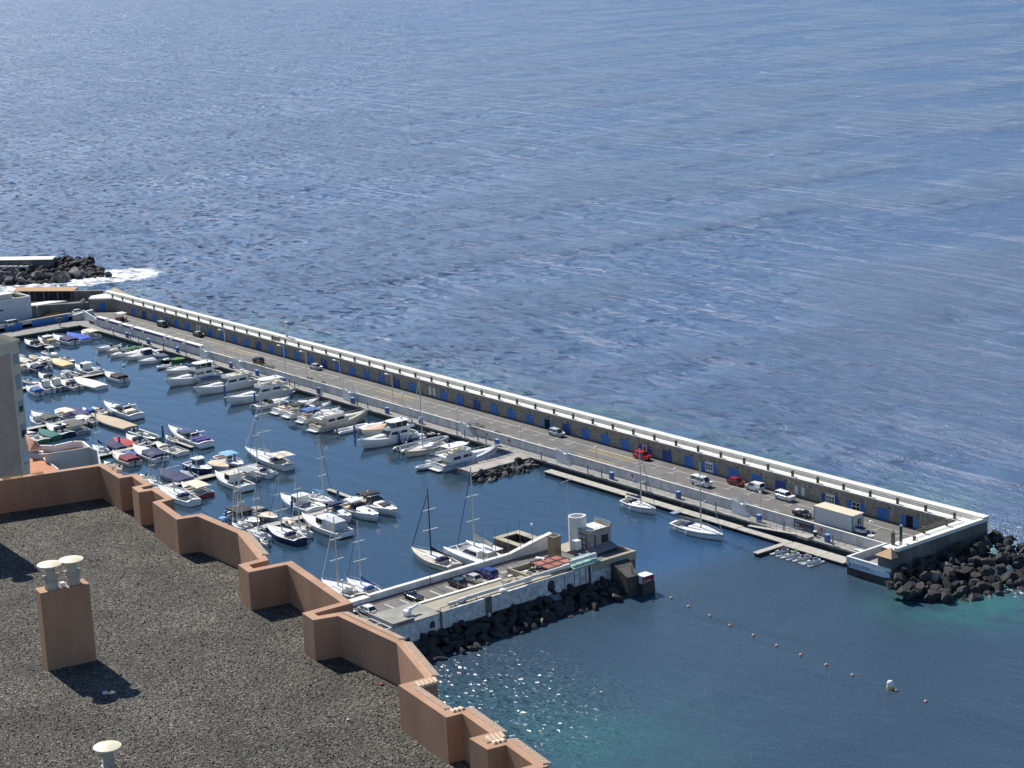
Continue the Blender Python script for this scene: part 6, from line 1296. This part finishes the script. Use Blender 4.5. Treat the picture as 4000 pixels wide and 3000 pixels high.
BOATS = '''
cuddy|20.8|-38.0|11.3|180|h=plum,d=white|white cuddy boat with dark plum hull beside the blue panelled quay wall
wheel|22.5|-34.6|11.2|180|h=cream,top=white,tarp=beige|beige boat with tall white topped enclosure beside the plum hulled boat
cuddy|21.7|-28.7|13.8|180|h=white,c=navy|white motorboat with navy cockpit cover in the back corner of the marina
cover|21.2|-24.2|12.6|180|h=white,c=bright|boat under a bright blue tarp in the back corner of the marina
open|21.1|-20.0|10.1|180|h=white,c=cream,hard=1|open boat with small cream sunshade nearest the far quay corner
wheel|39.5|-41.2|8.5|0|h=white,top=white|white cabin boat with rounded white hardtop on the far side of the first pontoon
cover|39.9|-50.2|7.7|180|h=white,c=cream|boat under a cream tarp nearest the beige turret on the first pontoon
cover|33.7|-48.1|4.6|180|h=grey,c=grey|grey boat under a grey cover behind the cream tarped boat
cover|38.7|-46.3|6.1|180|h=cream,c=tan|small boat with tan cover behind the white awning
open|46.8|-47.0|7.3|180|h=white,c=white|white boat under a flat white awning on the first pontoon
cuddy|50.9|-52.1|9.3|180|h=grey,c=navy|pale grey boat with dark navy side curtain on the near side of the first pontoon
cover|50.0|-55.1|6.1|180|h=grey,c=black|grey hulled boat with black cover beside the beige turret edge
cuddy|51.1|-49.4|7.8|180|h=white,d=white|white cuddy boat with grey windscreen and dark outboard on the first pontoon
cover|51.6|-44.2|10.7|180|h=cream,c=yellow|boat under a pale yellow tarp near the end of the first pontoon
open|50.0|-40.9|7.4|0|h=navy|navy open boat at the very end of the first pontoon
open|41.3|-44.2|4.8|180|h=white|small white open boat behind the yellow tarped boat
open|67.3|-60.4|6.9|0|h=skyblue|light blue open rowing boat with white outboard beside the turret
cuddy|77.6|-64.8|8.5|180|h=white,c=blue|white boat with mid blue cockpit cover first on the second pontoon
wheel|77.4|-61.2|8.1|180|h=white,top=cream|white wheelhouse boat with grey windows beside the blue covered boat
wheel|77.5|-58.2|8.2|180|h=grey,top=cream|pale grey wheelhouse boat between two white boats on the second pontoon
cuddy|65.9|-55.3|9.8|180|h=white,d=white|small white cuddy behind the two wheelhouse boats
cover|67.6|-53.1|4.7|180|h=grey,c=darkgrey|grey peaked tarp over a small boat at the back of the second pontoon
cuddy|78.8|-54.9|10.8|180|h=cream,d=cream|cream cuddy boat with open tan cockpit on the second pontoon
cover|80.6|-50.4|14.9|180|h=white,c=white|big white motorboat fully wrapped in white on the second pontoon
open|67.5|-50.3|6.7|180|h=white,c=grey|small white boat with grey windscreen hood at the back of the second pontoon
rib|67.8|-47.5|5.9|180|h=darkgrey|dark grey inflatable boat behind the white wrapped motorboat
wheel|65.8|-43.8|11.0|180|h=white,top=white|white boat with round white hardtop at the back of the second pontoon end
sail|68.1|-41.2|6.4|180|h=white,sc=blue,m=7|small white sailing boat with blue sail cover beside the second pontoon end
cuddy|79.2|-41.7|11.6|180|h=white,c=black|white speedboat with black interior and grey outboard at the tip of the second pontoon
wheel|109.9|-79.1|6.7|180|h=white,top=white|short white cabin boat beside the turret on the third pontoon
cuddy|107.2|-76.2|12.0|180|h=white,c=darkgrey|white cruiser with dark open canopy mouth on the third pontoon
open|108.4|-70.9|9.7|180|h=white,c=cream|boat with cream canopy and grey side screens on the third pontoon
cover|107.8|-67.6|10.9|180|h=white,c=purple|boat with deep purple blue cover at the back of the third pontoon
cuddy|110.0|-65.0|6.3|180|h=white,c=blue|white boat with blue cockpit screen at the back of the third pontoon
open|112.0|-62.6|8.0|180|h=white|small white open boat beside the beige tarpaulin
cover|124.2|-66.0|19.5|180|h=grey,c=tan|long boat under a large beige tarpaulin on the third pontoon
cruiser|116.1|-59.1|17.2|180|h=white,c=cream|white sports cruiser with cream sunpad moored past the beige tarpaulin
open|118.6|-71.1|7.3|180|h=green,c=white|green edged open boat with white awning on the third pontoon
open|122.0|-75.2|12.5|180|h=grey,c=darkgrey|grey open boat with dark seats and tilted outboards on the third pontoon
open|122.7|-85.7|11.1|180|h=green|green wooden open boat beside the pink tiled roof
cover|123.4|-82.5|9.1|180|h=green,c=teal|green boat with teal cover behind the green wooden boat
cuddy|121.7|-79.0|11.8|180|h=navy,d=white|white decked cuddy with navy hull in front of the green edged boat
open|118.9|-69.0|5.7|180|h=white,c=none|narrow white boat with green stripes beside the beige tarpaulin
rib|143.0|-66.1|12.1|0|h=darkgreen|dark green grey inflatable boat alone on the fourth pontoon
cruiser|152.2|-60.3|19.5|180|h=white,c=indigo|white motor cruiser with indigo sunpad and cockpit covers at the fourth pontoon tip
cuddy|157.9|-74.1|14.8|180|h=white,c=navy|white boat with large navy cockpit tent on the fourth pontoon
open|158.1|-68.4|11.8|180|h=white|white open boat with cluttered cockpit and white topped outboard on the fourth pontoon
cover|155.5|-77.1|5.8|180|h=white,c=blue|boat with mid blue cover between the maroon canopy boat and the navy tent boat
cuddy|157.9|-80.1|11.4|180|h=cream,c=maroon|cream cabin boat with maroon stern canopy behind the roof corner
cover|144.9|-73.4|9.3|180|h=white,c=red|boat with faded red cover at the back of the fourth pontoon
cover|145.5|-76.2|8.2|180|h=navy,c=navy|boat under a long navy cover at the back of the fourth pontoon
cuddy|145.6|-70.4|10.1|180|h=white,d=white|white decked boat in front of the red covered boat
sail|146.1|-80.3|7.0|180|h=white,sc=navy,m=9|small white sailing boat behind the white terrace wall
open|160.8|-84.7|6.5|180|h=white|white boat with framed side rail touching the roof parapet corner
open|150.5|-63.4|6.3|180|h=white|small white tender tucked beside the indigo covered cruiser
open|176.0|-84.2|5.3|180|h=blue,d=white|small blue hulled boat with white cover just over the parapet step
sail|181.6|-85.2|5.2|180|h=white,sc=white,m=9|small white sailing boat half hidden by the parapet
wheel|178.9|-72.0|10.5|0|h=navy,top=white|navy hulled cabin boat with white hardtop on the fifth pontoon
cover|180.3|-67.7|7.8|0|h=white,c=beige|motorboat under a fitted beige cover on the fifth pontoon
open|178.4|-63.7|11.5|0|h=white,c=bimini|open white launch with pale blue sunshade frame on the fifth pontoon
sail|183.0|-57.1|20.2|180|h=white,sc=white,m=14,bim=cream|large white sailing yacht with cream sun awning at the fifth pontoon tip
sail|191.2|-64.2|8.7|180|h=white,sc=navy,m=11|small cabin yacht with navy sprayhood and yellow fenders on the fifth pontoon
wheel|193.6|-72.7|13.7|180|h=white,top=cream|white fishing cruiser with open backed wheelhouse on the fifth pontoon
open|191.0|-67.6|8.3|180|h=grey,c=grey|open boat with flat grey canopy between the fishing cruiser and the cabin yacht
rib|193.1|-62.3|3.0|180|h=white|white dinghy behind the small cabin yacht
sail|193.6|-86.4|16.0|180|h=white,sc=white,m=14|white sailing yacht with pale blue transom directly below the parapet
open|192.4|-81.2|11.2|180|h=red,c=cream|red hulled fishing boat with cream awning beside the sailing yacht
cover|179.1|-79.3|12.4|180|h=grey,c=navy|boat with navy tarp over its bow on the near side of the fifth pontoon
cover|181.1|-76.5|6.2|180|h=white,c=grey|boat with bumpy grey cover beside the navy tarped boat
cuddy|219.6|-84.8|11.5|0|h=grey,c=black,big=1|grey motorboat with large black canopy on the sixth pontoon
cuddy|220.6|-80.8|9.6|0|h=grey,d=beige,c=taupe|beige decked motorboat with taupe sunshade on the sixth pontoon
sail|223.2|-88.7|4.4|180|h=white,sc=white,m=10|white sailing boat with cream deck at the edge of the parapet
sail|222.9|-87.3|5.4|180|h=grey,sc=grey,m=11|slim grey sailing boat below the black canopied motorboat
open|219.3|-90.0|3.9|180|h=white,c=bimini|small white boat with blue frame behind the sloping parapet
wheel|218.9|-71.7|12.9|180|h=white,top=white|white wheelhouse fishing boat with large dark side window on the sixth pontoon
sail|220.6|-66.6|8.1|0|h=white,sc=skyblue,m=12.6|white sailing boat with sky blue sail cover on the sixth pontoon
cover|223.1|-69.0|4.5|0|h=white,c=white|white boat with puffed white cover beside the sky blue sail
wheel|235.4|-76.2|15.1|180|h=white,top=white,tarp=lightgrey,big=1|large white sportfishing boat with pale grey cabin tent seen from its transom
cruiser|232.1|-69.9|8.2|0|h=white,c=navy|white cruiser with navy stern canopy pointing its bow at the open basin
cruiser|233.6|-65.7|12.4|0|h=white,c=white|wide white cruiser with white hardtop between the navy and black canopied cruisers
cruiser|233.0|-61.0|13.4|0|h=white,c=black|white sport cruiser with black hood and black foredeck pad at the finger pontoon
open|230.7|-79.4|6.5|180|h=white,d=beige|small boat with beige deck beside the sportfishing boat
sail|234.3|-84.9|12.6|180|h=navy,sc=navy,m=11|navy hulled sailing yacht with white fenders and navy sprayhood
sail|235.1|-81.4|6.5|180|h=white,sc=cream,m=12|small white ketch with cluttered stern behind the sportfishing boat
open|235.5|-90.0|3.0|180|h=white|tiny white dinghy with rounded stern beside the navy hulled yacht
open|234.4|-91.7|3.0|180|h=grey|tiny grey dinghy beside the rounded white dinghy
sail|231.0|-88.5|6.8|180|h=white,sc=white,m=10,x=1|white sailing boat with a red ensign behind the tiled parapet
open|229.1|-81.0|3.9|180|h=white,c=cream|white and cream boat behind the navy hulled yacht
sail|270.1|-95.4|11.7|180|h=beige,sc=cream,m=13|beige decked sailing yacht behind the roof parapet by the pier wall
sail|272.6|-92.1|10.7|180|h=white,sc=blue,m=12|sailing boat with bright blue sail cover moored against the pier wall
cuddy|43.8|-25.3|7.4|-90|h=white,d=white|white cuddy at the far left end of the mole row
cuddy|48.4|-25.0|6.2|-90|h=cream,d=cream|cream cuddy second from the far left end of the mole row
cover|50.5|-21.0|6.1|-90|h=white,c=green|boat with green tarp at the far end of the mole row
cuddy|54.3|-26.9|6.9|-90|h=white,d=white|white boat with flat white foredeck in front of the green tarp
cover|56.9|-22.6|9.6|-90|h=white,c=white|boat under a long white rolled cover in the mole row
cuddy|61.4|-23.9|9.7|-90|h=white,c=navy,hard=1|white sport boat with white hardtop over navy screens in the mole row
open|63.6|-20.4|4.6|-90|h=white,c=white|white boat with flat white shade behind the navy screened boat
cuddy|69.0|-24.4|9.5|-90|h=white,c=slate|white bow rider with slate grey cockpit tube in the mole row
cuddy|72.3|-21.4|4.3|-90|h=black,d=white|white topped boat with black stern behind the slate grey tube boat
cover|73.7|-19.3|4.1|-90|h=green,c=lime|lime green covered small boat against the mole quay
rib|78.0|-26.0|4.1|-90|h=white|small white inflatable with white outboard in the mole row
open|81.8|-24.9|4.1|-90|h=white|narrow white boat between the inflatable and the striped racing boat
cuddy|86.2|-23.7|12.8|-90|h=white,d=white,s=stripe|white racing boat with dark side blocks and red mark in the mole row
fly|99.2|-28.7|16.2|-90|h=white,hard=1,encl=1|white sportfisher with tall enclosed flybridge in the mole row
fly|113.9|-27.4|17.7|-90|h=white,clut=beige|long white flybridge yacht with beige cushions on top in the mole row
cover|102.8|-26.3|7.2|-90|h=grey,c=slate|tender with slate blue cover between two large white yachts
fly|129.8|-27.0|18.8|-90|h=white,hard=1|white flybridge yacht with long white sun canopy in the mole row
cuddy|138.5|-28.2|10.9|90|h=white,d=white|white express boat with stern platform beside the canopied flybridge yacht
cruiser|146.9|-25.8|13.1|90|h=white,c=redstripe|white sports cruiser with red striped bow and white bathing platform
cruiser|152.5|-26.0|12.8|90|h=white,c=black|white cruiser with a large black cockpit tent and white bathing platform
cruiser|159.2|-26.9|11.8|90|h=white,c=blue|motorboat with mid blue rounded bimini and dinghy at its stern
fly|168.5|-27.2|16.0|90|h=cream,clut=cream|cream flybridge trawler with row of fenders and white bathing platform
rib|175.0|-28.0|8.8|90|h=white|white rigid inflatable with dark outboard beside a tall blue pile
cover|177.5|-24.4|7.4|90|h=grey,c=white|boat with row of white bolsters between the inflatable and the sportfisher
cover|180.2|-24.0|10.3|-90|h=white,c=peach|white boat with peach coloured foredeck cover beside the sportfisher
fly|190.3|-29.0|15.3|-90|h=white,hard=1,encl=1|large white sportfisher with glazed flybridge and spare dinghy on its bow
cuddy|193.4|-21.1|6.3|-90|h=white,d=white|white bow peeping out between the sportfisher and the dark inflatable
rib|195.9|-22.4|10.2|90|h=black|long black inflatable with pale bow beside the large sportfisher
rib|199.2|-24.6|14.1|90|h=grey|long grey inflatable with triple outboards beside the wooden trimmed yacht
sail|203.7|-27.9|11.3|-90|h=cream,sc=white,m=16.6|cream sailing yacht with wooden trimmed rail in the mole row
rib|214.9|-35.1|6.6|-90|h=lightgrey|white dinghy moored at the stern of the blue striped trawler
open|212.1|-31.9|4.1|-90|h=white,c=navy|white boat with navy cover between the cream yacht and the blue striped trawler
fly|218.0|-26.4|17.2|90|h=white,hard=1,s=navy|white trawler yacht with navy stripe and white deck tent beside the rock groyne
open|206.6|-19.5|4.5|90|h=grey,c=none|grey tender behind the blue striped trawler
sail|271.8|-23.6|9.9|0|h=white,sc=navy,m=11.5|white racing yacht with navy boom cover moored alone at the long pontoon
sail|291.8|-26.3|13.3|0|h=white,sc=darkgreen,m=13|white sailing yacht with dark boom cover and stern solar panel on the long pontoon
sail|268.2|-73.0|14.2|180|h=cream,sc=black,m=13,dark=1|cream sailing yacht with black mast and cluttered cockpit beside the catamaran
'''
random.seed(77)
for row in BOATS.strip().splitlines():
    k, x, y, L, an, opt, lab = row.split('|'); boat(k, float(x), float(y), float(L), float(an), opt, lab)
# catamaran
CA = thing('catamaran', 'big white sailing catamaran moored bow out beside the boat basin', 'catamaran', (273.0, -66.3, 0), R(180), None); L = 13.5
def ch_hull(y0):
    rows = []
    for i in range(13):
        t = i/12; w_ = .95*(min(1, .75+.5*t) if t < .5 else 1-((t-.5)/.5)**2.2)+.03; x_ = -L/2+L*t; z = 1.5+.15*t; rows.append([(x_, y0-w_, z), (x_, y0-w_, z*.5), (x_-.1*t, y0-w_*.7, -.1), (x_, y0, -.3), (x_-.1*t, y0+w_*.7, -.1), (x_, y0+w_, z*.5), (x_, y0+w_, z), (x_, y0, z+.08), (x_, y0-w_, z)])
    m = MB(); m.grid(rows, flip=True); m.add(rows[0][:8], [tuple(range(8))]); return m.build('hull', gel, CA, smooth=True)
ch_hull(-2.7); ch_hull(2.7)
MB().box(-L/2+1.2, 2.3, -2.2, 2.2, .9, 1.6).build('bridge_deck', gel, CA); MB().box(2.3, L/2-.9, -2.2, 2.2, 1.2, 1.24).build('trampoline', mat('net_grey', (.25, .25, .25), .9), CA)
m = MB(); m.hexa([(-3.2, -2.3, 1.6), (2.4, -2.2, 1.6), (2.4, 2.2, 1.6), (-3.2, 2.3, 1.6)], [(-3.0, -1.9, 2.75), (.6, -1.7, 2.75), (.6, 1.7, 2.75), (-3.0, 1.9, 2.75)]); sln = m.build('saloon', gel, CA)
m = MB()
for k in range(3): y0 = -1.75+k*1.25; m.hexa([(2.2, y0, 1.78), (2.1, y0, 1.78), (2.1, y0+1.0, 1.78), (2.2, y0+1.0, 1.78)], [(1.0, y0+.05, 2.58), (.9, y0+.05, 2.58), (.9, y0+.95, 2.58), (1.0, y0+.95, 2.58)])
for s in (-1, 1): m.hexa([(-2.8, s*2.27, 1.85), (1.6, s*2.19, 1.85), (1.6, s*2.1, 1.85), (-2.8, s*2.15, 1.85)], [(-2.6, s*2.05, 2.5), (.7, s*1.9, 2.5), (.7, s*1.8, 2.5), (-2.6, s*1.95, 2.5)])
m.build('window', glass, sln); MB().box(-5.9, -2.8, -1.9, 1.9, 3.05, 3.15).box(-5.8, -5.7, -1.8, -1.7, 1.6, 3.05).box(-5.8, -5.7, 1.7, 1.8, 1.6, 3.05).build('hardtop', gel, CA)
MB().box(L/2-.9, L/2-.7, -3.2, 3.2, 1.45, 1.62).bar((2.3, -2.2, 1.5), (L/2-.8, -.3, 1.55), .12).bar((2.3, 2.2, 1.5), (L/2-.8, .3, 1.55), .12).build('cross_beam', gel, CA)
ms = MB().tube((.6, 0, 2.7), (.6, 0, 18.2), .16, .1, 10).build('mast', alu, CA, smooth=True); sp = MB()
for z in (7.6, 12.4): sp.bar((.6, -1.5, z+.1), (.6, 1.5, z+.1), .11)
sp.build('spreader', gel, ms)
MB().tube((.5, 0, 4.0), (-5.2, 0, 3.7), .1).build('boom', alu, CA); rr = []
for i in range(7): k = i/6; x_ = .5-5.6*k; r_ = .42*(1-.5*k); rr.append([(x_, -r_*.7, 4.0-.2*k), (x_, -r_*.5, 4.0+r_*1.4), (x_, 0, 4.0+r_*2.4*(1.3-k*.4)), (x_, r_*.5, 4.0+r_*1.4), (x_, r_*.7, 4.0-.2*k)])
MB().grid(rr, flip=True).build('sail_cover', cloth('cream'), CA, smooth=True); MB().tube((L/2-.8, 0, 1.6), (.8, 0, 16.6), .09, n=8).build('furled_jib', paint('indigo'), CA)
MB().ball((-5.9, .6, 2.1), .9, 10, sq=(.5, 1.3, .5)).build('tender', paint('lightgrey'), CA, smooth=True)
f = MB()
for s in (-1, 1):
    for k in range(7): x_ = -5+k*1.7; f.bar((x_, s*3.5, 1.6), (x_, s*3.5, 2.15), .03)
    f.bar((-5, s*3.5, 2.15), (5.4, s*3.4, 2.2), .03)
f.build('guard_rail', steel, CA)
# the pier stands higher above the water than the quay: lift it towards the viewer's line of sight
PV = (CAMP-Vector((293, -78, 3)))*(2.0/114.9)
PGR = {'cars parked on the pier', 'globe lamps on the pier', 'thin blue poles at the pier end'}
for o in list(bpy.data.objects):
    if not o.parent and (o.name in PIERSET or o.get('group') in PGR or o.name == 'pier_pole'): o.location = o.location+PV
print('objects', len(bpy.data.objects), 'top', sum(1 for o in bpy.data.objects if not o.parent))
